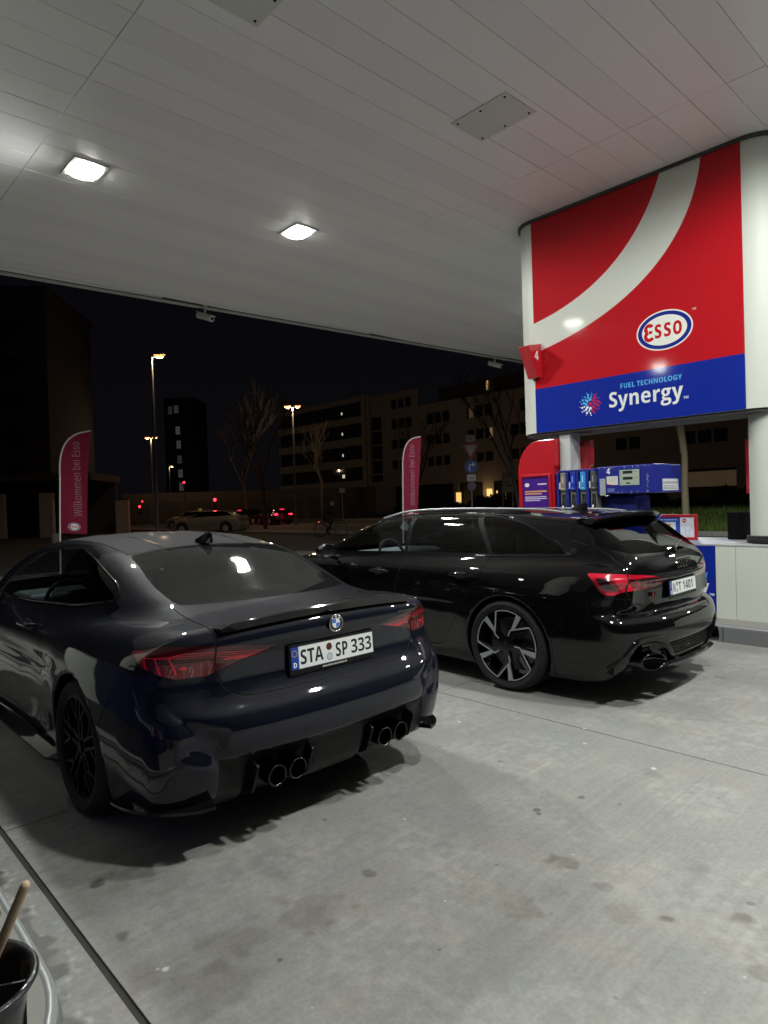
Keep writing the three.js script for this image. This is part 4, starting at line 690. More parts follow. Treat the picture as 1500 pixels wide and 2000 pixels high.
  for (const s of [1, -1]) { add('tail_light', geoOf(side(lampBody, s), lampUv, 0.002), lampMat, car); const t = add('lid_light', geoOf(side(lampLid, s), lampUv, 0.002), lampMat, lidMesh); t.userData.label = 'narrow red inner lamp on the boot lid'; }
  // lip spoiler
  const lip = []; for (let k = 0; k <= 24; k++) { const y = -0.60 + 1.2 * k / 24, xe = -0.985 + 0.155 * Math.pow(Math.abs(y) / 0.88, 2.8), z = 1.028 - 0.07 * Math.pow(Math.abs(y) / 0.9, 2.2), h = 0.022 * Math.min(1, (0.61 - Math.abs(y)) * 12); lip.push([[xe + 0.13, z + 0.004, -y], [xe + 0.05, z + 0.006 + h * 0.5, -y], [xe - 0.012, z + 0.008 + h, -y], [xe - 0.016, z + 0.002 + h, -y], [xe + 0.004, z - 0.012, -y], [xe + 0.12, z - 0.012, -y]]); }
  add('lip_spoiler', loft(lip), M.gloss, lidMesh);
  plate(lidMesh, plateTex((c) => { plateText(c, 'STA', 105, 280); plateText(c, 'SP', 535, 165); plateText(c, '333', 735, 285); seal(c, 460, 62, 36, '#4a1e14', '#5a2a1a'); seal(c, 460, 160, 38, '#a9b4c2', '#cdd5dc'); }), [-0.972, 0.819, 0], -0.06, 'www.bmw-muenchen.de');
  const rd = new THREE.Group(); rd.name = 'roundel'; rd.position.set(-0.994, 0.957, 0); rd.rotation.set(0, -Math.PI / 2, 0); lidMesh.add(rd);
  add('badge_face', new THREE.CylinderGeometry(0.041, 0.041, 0.006, 40).rotateX(Math.PI / 2).rotateZ(Math.PI / 2), [M.chrome, std({ roughness: 0.2, clearcoat: 1, map: canvasTex(256, 256, (c) => {
    c.fillStyle = '#0a0b0d'; c.fillRect(0, 0, 256, 256); c.fillStyle = '#c8ccd0'; c.beginPath(); c.arc(128, 128, 78, 0, 7); c.fill();
    for (let k = 0; k < 4; k++) { c.fillStyle = k % 2 ? '#eef0f2' : '#2f6fd0'; c.beginPath(); c.moveTo(128, 128); c.arc(128, 128, 72, (k * 90 + 180) * R, (k * 90 + 270) * R); c.fill(); }
    c.fillStyle = '#e8eaec'; c.font = 'bold 46px sans-serif'; c.textAlign = 'center'; 'BMW'.split('').forEach((ch, i) => { c.save(); c.translate(128, 128); c.rotate((i - 1) * 42 * R); c.fillText(ch, 0, -84); c.restore(); });
  }) }), M.chrome], rd);
  add('badge_ring', new THREE.TorusGeometry(0.0405, 0.0035, 10, 48), M.chrome, rd, V3(0, 0, 0.002));
  const fin = []; for (let k = 0; k <= 8; k++) { const t = k / 8, x = 0.40 - 0.17 * t, h = 0.055 * Math.pow(t, 0.7) * (t > 0.9 ? 0.75 : 1), w = 0.034 * Math.sin(Math.PI * (0.25 + 0.7 * t)) + 0.006; fin.push([[x, 1.325, -w], [x, 1.345 + h * 0.5, -w * 0.7], [x, 1.345 + h, -w * 0.22], [x, 1.345 + h, w * 0.22], [x, 1.345 + h * 0.5, w * 0.7], [x, 1.325, w]]); }
  add('roof_aerial', loft(fin), M.gloss, car);
  for (const y of [0.389, 0.276, -0.276, -0.389]) {
    const p = [[0.040, -0.10], [0.040, 0.02], [0.044, 0.028], [0.050, 0.024], [0.051, 0.0], [0.050, -0.12], [0.001, -0.12]].map((v) => new THREE.Vector2(...v)), pr = [...p.slice(0, 6), new THREE.Vector2(0.001, -0.11)];
    const e = add('tail_pipe', new THREE.LatheGeometry([new THREE.Vector2(0.001, -0.06), new THREE.Vector2(0.040, -0.06), ...p.slice(1, 6)], 36).rotateZ(Math.PI / 2), M.darkChrome, car, V3(-1.005, 0.329, -y)); e.rotation.z = 0.04;
  }
  for (const [y, h] of [[0.19, 0.17], [-0.19, 0.17], [0.49, 0.17], [-0.49, 0.17]]) add('diffuser_fin', prism(roundPoly([[-0.7, 0.245], [-0.93, 0.245], [-0.985, 0.27], [-1.035, 0.40], [-0.95, 0.42], [-0.7, 0.42]], 0.015), 0.014, 0.003).translate(0, 0, -y - 0.007), M.satin, car);
  for (const s of [1, -1]) {
    const r = []; for (let k = 0; k <= 14; k++) { const t = k / 14, an = t * 78 * R, x = -0.52 - 0.46 * Math.sin(an) ** 1.0, y = (0.60 + 0.335 * Math.cos(an)) * s; const ox = -Math.sin(an), oy = Math.cos(an) * s, z = 0.225 + 0.03 * t; r.push([[x + ox * 0.014, z, -(y + oy * 0.014)], [x + ox * 0.014, z + 0.012, -(y + oy * 0.014)], [x - ox * 0.07, z + 0.03, -(y - oy * 0.07)], [x - ox * 0.07, z - 0.005, -(y - oy * 0.07)]]); }
    add('corner_splitter', loft(r), M.gloss, car);
    add('side_skirt', loft([0.40, 0.55, 1.4, 2.3, 2.44].map((x, i) => { const y = (i === 0 || i === 4 ? 0.85 : 0.915) * s; return [[x, 0.135, -y], [x, 0.15, -y - s * 0.004], [x, 0.20, -y + s * 0.04], [x, 0.135, -y + s * 0.12]]; })), M.gloss, car);
  }
  seats(car, [[1.25, [-0.37, 0.37], 0.5], [0.35, [-0.34, 0.34], 0.52]], 0.28);
  steering(car, [1.72, 0.86, -0.37], M.cabin);
  add('dashboard', [box(0.5, 0.3, 1.3, 2.15, 0.78, 0, 0.08)], std({ rgb: [0.05, 0.07, 0.08], roughness: 0.6 }), car);
  add('parcel_shelf', box(0.62, 0.03, 1.0, -0.18, 0.985, 0, 0.01), M.cabin, car);
  add('cabin_floor', [box(2.6, 0.05, 1.5, 1.2, 0.24, 0), box(0.05, 0.6, 1.3, -0.1, 0.66, 0)], M.cabin, car);
}
// ---------------------------------------------------------------- black estate
{
  const car = thing('estate_car', 'glossy black five-door estate with big bright-edged V-spoke wheels, parked beside the pumps', 'car', V3(1.629, 0, -5.965), (90 + 44.5) * R);
  let m = fieldMesh(estateField, [-1.26, -1.04, 0.1], [4.02, 1.04, 1.56], 0.018), gap, g;
  const w1 = sdPoly(roundPoly([[2.50, 1.045, 0.02], [1.98, 1.225], [1.72, 1.365, 0.06], [1.285, 1.415, 0.02], [1.245, 1.08, 0.02]], 0.04)), w2 = sdPoly(roundPoly([[1.195, 1.08, 0.02], [1.225, 1.415, 0.02], [0.50, 1.405, 0.03], [0.255, 1.088, 0.03]], 0.03)), w3 = sdPoly(roundPoly([[0.21, 1.086, 0.02], [0.43, 1.395, 0.03], [0.21, 1.378], [-0.02, 1.335, 0.1], [-0.22, 1.24, 0.1], [-0.47, 1.105, 0.02]], 0.06));
  const wOut = roundPoly([[2.55, 1.04], [1.98, 1.25], [1.70, 1.385], [1.27, 1.435], [0.45, 1.42], [0.21, 1.398], [-0.02, 1.358], [-0.24, 1.26], [-0.53, 1.092, 0.01], [0.2, 1.07]], 0.05), wf = sdPoly(wOut);
  const S = (f) => (x, y, z) => Math.max(f(x, z), 0.45 - Math.abs(y));
  let g1, g2, g3, trim; [g1, m] = cut(m, S(w1)); [g2, m] = cut(m, S(w2)); [g3, m] = cut(m, S(w3)); [trim, m] = cut(m, S(wf));
  const rp = sdPoly(roundPoly([[0.62, 1.345, 0.05], [0.70, 1.15, 0.03], [0.62, 1.105, 0.06], [0, 1.085, 0.4], [-0.62, 1.105, 0.06], [-0.70, 1.15, 0.03], [-0.62, 1.345, 0.05]], 0.05));
  const gRear = (x, y, z, nx) => Math.max(rp(y, z), x + 0.42, 0.15 + nx);
  let rearGlass, rearTrim; [rearGlass, m] = cut(m, gRear); [rearTrim, m] = cut(m, (...q) => gRear(...q) - 0.02);
  const fp = sdPoly(roundPoly([[1.72, -0.56], [1.72, 0.56], [2.75, 0.72], [2.85, 0], [2.75, -0.72]], 0.06));
  let screen; [screen, m] = cut(m, (x, y, z) => Math.max(fp(x, y), 1.03 - z));
  let sun; [sun, m, gap] = seam(m, (x, y, z) => Math.max(x - 1.62, 0.15 - x, Math.abs(y) - 0.48, 1.3 - z));
  const unroll = (x, y) => Math.atan2(Math.abs(y), -(x + 0.35)) * 0.75;
  const lampPts = [[-0.68, 0.868, 0.979], [-0.742, 0.894, 0.917], [-0.793, 0.887, 0.845], [-0.815, 0.87, 0.824], [-0.863, 0.808, 0.815], [-0.893, 0.773, 0.835], [-0.945, 0.733, 0.846], [-0.971, 0.58, 0.845], [-0.996, 0.415, 0.848], [-1.011, 0.311, 0.870], [-1.02, 0.246, 0.892], [-1.025, 0.388, 0.922], [-1.001, 0.554, 0.948], [-0.943, 0.724, 0.966], [-0.865, 0.804, 0.974], [-0.771, 0.853, 0.979]];
  const lampPoly = sdPoly(lampPts.map(([x, y, z]) => [unroll(x, y), z]));
  let lampM; [lampM, m] = cut(m, (x, y, z) => Math.max(lampPoly(unroll(x, y), z), x + 0.4));
  const gLid = (x, y, z) => smax(smax(Math.abs(y) - (0.70 + 0.06 * Math.min(1, Math.max(0, 1.1 - z) / 0.3) - 0.35 * Math.max(0, 0.84 - z)), x + 0.46, 0.02), 0.675 - z, 0.10);
  let lid, lampLid, lampBody; [lid, m, g] = seam(m, gLid); gap = join(gap, g); [lampLid, lampBody, g] = seam(lampM, gLid, 0.0035); gap = join(gap, g);
  const d1 = sdPoly(roundPoly([[1.22, 1.2], [1.22, 1.0], [1.30, 0.62], [1.30, 0.27, 0.05], [2.45, 0.27, 0.06], [2.52, 0.6], [2.50, 1.2]], 0.1)), d2 = sdPoly(roundPoly([[1.214, 1.2], [1.214, 1.0], [1.294, 0.62], [1.294, 0.27, 0.05], [0.72, 0.27, 0.06], [0.50, 0.56, 0.2], [0.36, 0.78, 0.2], [0.225, 0.98, 0.1], [0.225, 1.2]], 0.1));
  let fd, rd; [fd, m, g] = seam(m, S(d1)); gap = join(gap, g); [rd, m, g] = seam(m, S(d2)); gap = join(gap, g);
  let diff, bump_; [diff, m] = cut(m, (x, y, z) => Math.max(x + 0.75, z - (Math.abs(y) > 0.46 ? 0.425 - 0.9 * Math.max(0, Math.abs(y) - 0.74) : 0.43)));
  [bump_, m, g] = seam(m, (x, y, z) => Math.max(x + 0.42 - 0.5 * Math.max(0, z - 0.55), z - 0.79)); gap = join(gap, g);
  add('body', geoOf(m), M.estatePaint, car);
  add('sunroof', geoOf(sun), M.gloss, car);
  const tg = add('tailgate', geoOf(lid), M.estatePaint, car);
  add('bumper', geoOf(bump_), M.estatePaint, car); add('diffuser', geoOf(diff), M.gloss, car);
  add('panel_gap', geoOf(gap, null, 0.003), M.seam, car); add('window_trim', geoOf(join(trim, rearTrim), null, 0.001), M.gloss, car);
  for (const s of [1, -1]) {
    add('front_window', geoOf(side(g1, s), null, 0.004), M.glass, car); add('rear_door_window', geoOf(side(g2, s), null, 0.004), M.tint, car); add('quarter_window', geoOf(side(g3, s), null, 0.004), M.tint, car);
    add('window_moulding', moulding(estateField, wOut, 0.006, s), M.gloss, car);
    const a = add('front_door', geoOf(side(fd, s)), M.estatePaint, car), b = add('rear_door', geoOf(side(rd, s)), M.estatePaint, car);
    handle(a, 1.50, s * 0.912, 0.885, M.estatePaint); handle(b, 0.47, s * 0.935, 0.905, M.estatePaint);
    if (s < 0) { a.children[0].rotation.x = Math.PI; b.children[0].rotation.x = Math.PI; }
    mirror(car, 2.14, 1.035, 1.07, s, M.gloss);
    add('roof_rail', tube([[-0.36, 1.425], [-0.15, 1.45], [0.3, 1.466], [0.9, 1.472], [1.4, 1.452], [1.72, 1.39]].map(([x, z]) => V3(x, z - (s < 0 ? 0.034 : 0.004), -s * 0.59)), 0.011, 50, 8), M.alu, car);
    wheel(car, 0.365, 0.285, 0.301, 'v', [0, 0.365, -s * 0.825], s > 0); wheel(car, 0.365, 0.285, 0.301, 'v', [2.929, 0.365, -s * 0.825], s > 0);
  }
  add('rear_window', geoOf(rearGlass, null, 0.003), M.tint, tg); add('windscreen', geoOf(screen, null, 0.003), M.glass, car);
  const lampTex = canvasTex(1024, 512, (c) => {
    c.fillStyle = '#7e0a1c'; c.fillRect(0, 0, 1024, 512);
    c.fillStyle = '#c9142e'; c.fillRect(0, 40, 1024, 110);
    c.fillStyle = '#e0203c'; c.beginPath(); c.moveTo(640, 20); c.lineTo(1024, 0); c.lineTo(1024, 90); c.lineTo(800, 110); c.lineTo(720, 400); c.lineTo(640, 512); c.lineTo(560, 512); c.lineTo(660, 200); c.fill();
    c.fillStyle = '#220510'; c.beginPath(); c.moveTo(850, 120); c.lineTo(945, 110); c.lineTo(880, 350); c.lineTo(770, 380); c.fill();
    c.fillStyle = '#d01a34'; c.fillRect(560, 430, 300, 82);
    for (let k = 0; k < 9; k++) { c.fillStyle = k % 2 ? '#560a18' : '#a81428'; c.fillRect(150 + k * 46, 230, 36, 170); }
    c.fillStyle = '#c01830'; c.fillRect(60, 400, 560, 40);
    c.fillStyle = '#0c0306'; c.beginPath(); c.moveTo(0, 205); c.lineTo(640, 165); c.lineTo(640, 200); c.lineTo(0, 235); c.fill();
  });
  const lu0 = unroll(-1.02, 0.246), lu1 = unroll(-0.68, 0.868), lampMat = std({ map: lampTex, roughness: 0.2, clearcoat: 1, clearcoatRoughness: 0.02 });
  const lampUv = (x, y, z) => [(unroll(x, y) - lu0) / (lu1 - lu0), (z - 0.812) / 0.17];
  for (const s of [1, -1]) { add('tail_light', geoOf(side(lampBody, s), lampUv, 0.001), lampMat, car); add('lid_light', geoOf(side(lampLid, s), lampUv, 0.001), lampMat, tg); }
  const strip = []; for (let k = 0; k <= 20; k++) { const y = -0.70 + 1.4 * k / 20, x = estateRear(y, 0.915); strip.push([[x + 0.03, 0.905, -y], [x - 0.006, 0.906, -y], [x - 0.009, 0.912, -y], [x - 0.006, 0.919, -y], [x + 0.03, 0.92, -y]]); }
  add('light_strip', loft(strip), M.gloss, tg);
  const sp = []; for (let k = 0; k <= 22; k++) { const y = -0.62 + 1.24 * k / 22, e = Math.pow(Math.abs(y) / 0.62, 3), x = -0.725 + 0.10 * e, z = 1.408 - 0.045 * (y / 0.62) ** 2; sp.push([[-0.46, z + 0.006, -y], [-0.6, z + 0.012, -y], [x, z + 0.004, -y], [x - 0.004, z - 0.008, -y], [x + 0.02, z - 0.034, -y], [-0.52, z - 0.05, -y]]); }
  add('roof_spoiler', loft(sp), M.estatePaint, tg);
  plate(tg, plateTex((c) => { plateText(c, 'N', 120, 105); plateText(c, 'T', 335, 105); plateText(c, '1401', 500, 430); seal(c, 280, 62, 34, '#5a5f66', '#8d949c'); seal(c, 280, 160, 36, '#9aa4b0', '#c5ccd4'); }), [-1.038, 0.818, 0], -0.05);
  const rings = []; for (const k of [-1.5, -0.5, 0.5, 1.5]) rings.push(new THREE.TorusGeometry(0.036, 0.0055, 10, 32).rotateY(Math.PI / 2).translate(0, 0, k * 0.055));
  add('ring_badge', rings, M.gloss, tg, V3(-1.046, 1.0, 0), [0, 0, 0.25]);
  const rs = add('trim_badge', box(0.005, 0.03, 0.024, 0, 0, 0, 0.002), std({ rgb: [0.5, 0.01, 0.015], roughness: 0.3 }), tg, V3(-1.0, 0.795, -0.47), [0, 0.2, 0]); rs.userData.label = 'small red square badge';
  add('trim_badge', [0, 1, 2].map((k) => box(0.005, 0.03, 0.02, 0, 0, 0.027 + k * 0.026, 0.002)), M.darkChrome, tg, V3(-1.003, 0.795, -0.47), [0, 0.2, 0]);
  add('rear_wiper', [bar(V3(-0.985, 1.10, -0.02), V3(-0.90, 1.155, 0.34), 0.009, 0.005), cyl(0.022, 0.022, 0.03, 16).rotateZ(1.2).translate(-0.985, 1.10, -0.02)], M.satin, tg);
  const fin = []; for (let k = 0; k <= 8; k++) { const t = k / 8, x = -0.06 - 0.17 * t, h = 0.062 * Math.pow(t, 0.7) * (t > 0.9 ? 0.75 : 1), w = 0.034 * Math.sin(Math.PI * (0.25 + 0.7 * t)) + 0.006; fin.push([[x, 1.42, -w], [x, 1.435 + h * 0.5, -w * 0.7], [x, 1.435 + h, -w * 0.22], [x, 1.435 + h, w * 0.22], [x, 1.435 + h * 0.5, w * 0.7], [x, 1.42, w]]); }
  add('roof_aerial', loft(fin), M.gloss, car);
  for (const s of [1, -1]) {
    const o = new THREE.LatheGeometry([[0.001, 0.06], [0.046, 0.06], [0.047, -0.02], [0.051, -0.032], [0.056, -0.026], [0.057, 0.18]].map((v) => new THREE.Vector2(...v)), 48).rotateZ(-Math.PI / 2).scale(1, 1, 1.85), op = o.attributes.position;
    for (let i = 0; i < op.count; i++) op.setX(i, op.getX(i) - 0.45 * s * op.getZ(i)); o.computeVertexNormals();
    add('tail_pipe', o, M.darkChrome, car, V3(-1.045, 0.335, -s * 0.645)).scale.set(1, 1.12, 1.12);
    const path = [[0.90, 0.262], [0.865, 0.33], [0.80, 0.44], [0.765, 0.475], [0.70, 0.492], [0.57, 0.492], [0.515, 0.475], [0.47, 0.43], [0.36, 0.325], [0.30, 0.285], [0.2, 0.272]], cv = new THREE.CatmullRomCurve3(path.map(([y, z]) => V3(0, z, y)), false, 'centripetal'), ring = [];
    for (let k = 0; k <= 40; k++) { const q = cv.getPoint(k / 40), t = cv.getTangent(k / 40), n = [-t.y, t.z], w = 0.021; const at = (d, o) => { const y = q.z + n[0] * d, z = q.y + n[1] * d; return [estateRear(y, Math.max(0.3, z)) - o, z, -y * s]; }; ring.push(s > 0 ? [at(-w, -0.03), at(-w, 0.008), at(-w * 0.6, 0.016), at(w * 0.6, 0.016), at(w, 0.008), at(w, -0.03)] : [at(w, -0.03), at(w, 0.008), at(w * 0.6, 0.016), at(-w * 0.6, 0.016), at(-w, 0.008), at(-w, -0.03)]); }
    add('pipe_surround', loft(ring), M.gloss, car);
  }
  const hex = []; for (let j = 0; j < 5; j++) for (let i = -16; i <= 16; i++) { const z = (i + (j % 2) / 2) * 0.026, y = 0.345 + j * 0.0205, x = -1.098 + 0.21 * Math.pow(Math.abs(z) / 0.9, 2.7); if (Math.abs(z) < 0.43) hex.push(new THREE.TorusGeometry(0.0125, 0.0024, 4, 6).rotateZ(Math.PI / 6).rotateY(-Math.PI / 2).translate(x, y, z)); }
  const hx = add('honeycomb_grille', hex, M.gloss, car); hx.userData.kind = 'stuff';
  add('rear_lip', loft(Array.from({ length: 15 }, (_, k) => { const y = -0.46 + 0.92 * k / 14, x = -1.125 + 0.21 * Math.pow(Math.abs(y) / 0.9, 2.7); return [[x + 0.07, 0.262, -y], [x - 0.005, 0.268, -y], [x - 0.012, 0.285, -y], [x + 0.02, 0.30, -y]]; })), M.gloss, car);
  add('loading_sill', loft(Array.from({ length: 15 }, (_, k) => { const y = -0.50 + k / 14, x = estateRear(y, 0.64); return [[x + 0.10, 0.672, -y], [x - 0.004, 0.640, -y], [x - 0.006, 0.634, -y], [x + 0.10, 0.66, -y]]; })), M.satin, car);
  const drops = []; for (let k = 0; k < 420; k++) { const y = rr(-0.49, 0.49), q = rr(0.02, 0.95), x = estateRear(y, 0.64) + q * 0.10, z = 0.640 + q * 0.032; drops.push(new THREE.IcosahedronGeometry(rr(0.0025, 0.0062), 1).scale(1.2, 0.7, 1.2).translate(x, z, -y)); }
  add('water_drops', drops, std({ rgb: [0.02, 0.02, 0.02], roughness: 0.04, clearcoat: 1, clearcoatRoughness: 0.0 }), car).userData.kind = 'stuff';
  seats(car, [[1.28, [-0.40, 0.40], 0.52], [0.42, [-0.42, 0, 0.42], 0.44]], 0.32);
  steering(car, [1.80, 0.98, -0.40], std({ rgb: [0.05, 0.055, 0.06], roughness: 0.5 }));
  add('dashboard', [box(0.55, 0.3, 1.36, 2.28, 0.86, 0, 0.08)], std({ rgb: [0.30, 0.36, 0.38], roughness: 0.6 }), car);
  add('cabin_floor', [box(3.0, 0.05, 1.5, 1.0, 0.26, 0), box(1.1, 0.04, 1.3, -0.4, 0.75, 0)], M.cabin, car);
}
// ---------------------------------------------------------------- street beyond the forecourt (world axes: x right, z = -depth)
const D = (x, y, depth) => V3(x, y, -depth);
const gnd = -0.03;
const steel = std({ rgb: [0.22, 0.21, 0.20], roughness: 0.55, metalness: 0.4 }), darkSteel = std({ rgb: [0.05, 0.05, 0.05], roughness: 0.6 });
function streetLamp(label, x, depth, h, heads, cd) {
  const g = thing('street_lamp', label, 'street lamp', D(x, gnd, depth), 0, 'street lamps along the road');
  add('pole', [cyl(0.05, 0.10, h, 14, 0, h / 2, 0), cyl(0.14, 0.16, 0.5, 14, 0, 0.25, 0)], steel, g);
  for (const s of heads) {
    const b = new THREE.Group(); b.name = 'lamp_head'; b.position.set(s * 0.42, h + 0.02, 0); g.add(b);
    add('arm', bar(V3(-s * 0.42, -0.06, 0), V3(-s * 0.05, 0.02, 0), 0.035), steel, b);
    add('lamp_hood', box(0.62, 0.07, 0.26, 0.02 * s, 0.10, 0, 0.03), steel, b);
    add('lamp_bowl', new THREE.SphereGeometry(0.2, 20, 12).scale(1.25, 0.55, 0.62), std({ rgb: [1, 0.8, 0.5], glow: [2.6, 0.78, 0.13], roughness: 0.4 }), b);
    const L = new THREE.PointLight(new THREE.Color().setRGB(1, 0.68, 0.40), cd * 1.7, 0, 2); L.name = 'street_lamp'; L.position.set(x + s * 0.42, gnd + h - 0.16, -depth); L.shadow.radius = 8; L.castShadow = true; scene.add(L);
  }
}
streetLamp('tall single-headed orange street lamp, the highest one in the sky left of the middle', -12.40, 36, 9.95, [1], 14);
streetLamp('twin-headed orange street lamp just behind the tallest mast', -25.2, 72, 9.5, [-1, 1], 9);
streetLamp('twin-headed orange street lamp in front of the office block with long window bands', -7.36, 55, 9.85, [-1, 1], 22);
streetLamp('distant orange street lamp beside the top of the left feather flag', -39.1, 80, 8.85, [1], 6);
streetLamp('small far orange street lamp between the tall mast and the stair tower', -35.6, 110, 8.8, [1], 8);
streetLamp('low far orange street lamp right of the left feather flag', -47, 110, 4.3, [1], 5);
// ---- office block with window bands and apartment building, along one street front
{
  const K = 1.25, hx = (x) => x * K, hy = (h) => 1.538 + (h - 1.538) * K, base = P(100, 53.5 * K, 0);
  const beige = std({ rgb: [0.36, 0.33, 0.30], roughness: 0.9 }), grey = std({ rgb: [0.30, 0.28, 0.265], roughness: 0.9 }), shade = std({ rgb: [0.05, 0.05, 0.052], roughness: 0.8 }), frame = std({ rgb: [0.10, 0.10, 0.10], roughness: 0.6 });
  const pane = std({ rgb: [0.02, 0.022, 0.025], roughness: 0.06, clearcoat: 0.5 });
  const lit = (r, g, b) => std({ rgb: [0.8, 0.7, 0.5], glow: [r, g, b], roughness: 0.6 });
  const of = thing('office_block', 'office block with long horizontal window bands, behind the twin street lamp', 'building', base, FACE);
  const bands = [[3.1, 4.5], [6.15, 7.15], [8.85, 9.85], [11.6, 12.45], [14.2, 14.9]];
  const x0 = 1, x1 = 19.2;
  for (const [a, b] of bands) add('spandrel', box(hx(x1 - x0), hy(b) - hy(a), 0.5, hx((x0 + x1) / 2), (hy(a) + hy(b)) / 2, -0.25, 0.02), beige, of);
  add('core_wall', box(hx(x1 - x0), hy(14.6), 9, hx((x0 + x1) / 2), hy(14.6) / 2, -5.2), shade, of);
  add('corner_pier', [box(0.9, hy(14.9), 0.7, hx(19.4), hy(14.9) / 2, -0.30, 0.02), box(0.6, hy(14.8), 0.6, hx(20.2), hy(14.8) / 2, -0.35, 0.02)], beige, of);
  for (const [a, b] of [[4.5, 6.15], [7.15, 8.85], [9.85, 11.6], [12.45, 14.2]]) for (let k = 0; k < 16; k++) {
    const w = hx(x1 - x0 - 0.6) / 16, g = new THREE.Group(); g.name = 'window'; g.position.set(hx(x0 + 0.1) + (k + 0.5) * w, (hy(a) + hy(b)) / 2, -0.42); of.add(g);
    const isLit = k === 12;
    add('pane', box(w - 0.10, hy(b) - hy(a) - 0.08, 0.03), pane, g); add('mullion', box(0.08, hy(b) - hy(a), 0.10, w / 2, 0, 0.03), frame, g);
    if (isLit) add('lit_pane', box(a === 4.5 ? 0.62 : 0.3, a === 4.5 ? 0.55 : 0.42, 0.02, 0.1, -0.2, 0.03), lit(0.5, 0.48, 0.36), g);
  }
  for (let k = 0; k < 6; k++) add('ground_window', box(hx(2.4), 2.6, 0.05, hx(2.5 + k * 2.9), 1.5, -0.62), pane, of);
  add('entrance_light', box(0.9, 0.06, 0.2, hx(9.5), hy(3.05), 0.1), lit(1.2, 0.7, 0.3), of);
  add('door_light', box(0.16, 0.7, 0.05, hx(5.4), hy(2.3), -0.5), lit(0.8, 0.45, 0.18), of);
  add('door_light', box(0.25, 0.18, 0.05, hx(2.1), hy(2.4), -0.5), lit(0.9, 0.6, 0.3), of);
  const st = thing('stair_tower', 'plain stair tower with a tall window slot between office block and apartment building', 'building', base, FACE);
  add('wall', [box(hx(1.2), hy(14.5), 6, hx(22.9), hy(14.5) / 2, -3.4), box(hx(2.2), 3.0, 6, hx(21.4), hy(14.5) - 1.5 + 0.01, -3.43), box(hx(2.2), hy(4.2), 6, hx(21.4), hy(4.2) / 2, -3.43)], grey, st);
  for (let k = 0; k < 5; k++) { const h = 5.2 + k * 1.75; add('window', box(hx(1.9), 1.9, 0.05, hx(21.4), hy(h) + 0.9, -0.9), pane, st); add('sill', box(hx(2.0), 0.25, 0.3, hx(21.4), hy(h) - 0.15, -0.7), grey, st); }
  // apartment building: wall sheet with openings
  const ap = thing('apartment_building', 'long apartment building with groups of three windows, behind signs and pump', 'building', base, FACE);
  const rows = [[12.5, 13.6], [10.15, 11.35], [7.85, 8.95], [5.5, 6.55]], cols = [24.3, 29.95, 35.7, 41.2, 46.6, 52.2, 57.9];
  const wall = shape([[hx(23.6), 0.0], [hx(66), 0.0], [hx(66), hy(12.3)], [hx(28.8), hy(12.4)], [hx(28.8), hy(14.4)], [hx(23.6), hy(14.4)]]);
  const wins = [];
  rows.forEach(([a, b], ri) => cols.forEach((c, ci) => { if (ri === 0 && ci > 0) return; for (let k = 0; k < 3; k++) { if ((ri * 7 + ci * 3 + k) % 11 === 5) continue; wins.push([hx(c + k * 1.18), hx(c + k * 1.18 + 0.98), hy(a), hy(b), ri, ci, k]); } }));
  for (const [xa, xb, ya, yb] of wins) { const h = new THREE.Path(); h.moveTo(xa, ya); h.lineTo(xb, ya); h.lineTo(xb, yb); h.lineTo(xa, yb); h.closePath(); wall.holes.push(h); }
  for (const [xa, xb] of [[24.6, 33.6], [34.3, 37.6], [39, 44], [46, 56.5], [57.8, 61.8]]) { const h = new THREE.Path(); h.moveTo(hx(xa), 0.3); h.lineTo(hx(xb), 0.3); h.lineTo(hx(xb), hy(3.5)); h.lineTo(hx(xa), hy(3.5)); h.closePath(); wall.holes.push(h); }
  add('wall', new THREE.ExtrudeGeometry(wall, { depth: 0.35, bevelEnabled: false }).translate(0, 0, -0.35), grey, ap);
  add('core_wall', box(hx(42), hy(12.2), 8, hx(45), hy(12.2) / 2, -5.2), shade, ap);
  add('roof', [box(hx(37.5), 0.3, 9, hx(47.4), hy(12.45), -5), box(hx(36), 2.3, 6, hx(48), hy(13.4), -5.5)], shade, ap);
  for (const [xa, xb, ya, yb, ri, ci, k] of wins) {
    const g = new THREE.Group(); g.name = 'window'; g.position.set((xa + xb) / 2, (ya + yb) / 2, -0.22); ap.add(g); const w = xb - xa, h = yb - ya;
    add('pane', box(w - 0.08, h - 0.08, 0.02), pane, g); add('frame', [box(w, 0.06, 0.07, 0, h / 2 - 0.03, 0), box(w, 0.06, 0.07, 0, -h / 2 + 0.03, 0), box(0.06, h - 0.12, 0.07, w / 2 - 0.03, 0, 0), box(0.06, h - 0.12, 0.07, -w / 2 + 0.03, 0, 0)], frame, g);
    if (ri === 2 && ci === 2 && k === 2) add('lit_blind', box(w * 0.42, h - 0.1, 0.02, 0.25, 0, 0.025), lit(0.10, 0.075, 0.035), g);
    if (ri === 1 && ci === 2 && k === 0) add('lit_blind', box(w * 0.55, h - 0.1, 0.02, 0, 0, 0.025), lit(0.022, 0.017, 0.009), g);
  }
  for (const [xa, xb] of [[24.6, 33.6], [39, 44], [46, 56.5]]) for (let k = 0; k < 4; k++) add('shop_window', box(hx((xb - xa) / 4) - 0.15, hy(3.5) - 0.3, 0.04, hx(xa + (xb - xa) * (k + 0.5) / 4), (hy(3.5) + 0.3) / 2, -0.28), pane, ap);
  add('lit_window', box(0.30, 1.2, 0.04, hx(37.1), hy(13.6), -2.3), lit(0.5, 0.28, 0.10), ap);
  add('lit_doorway', box(0.85, 2.5, 0.05, hx(34.1) + 0.3, 1.45, 0.03), lit(0.95, 0.58, 0.17), ap);
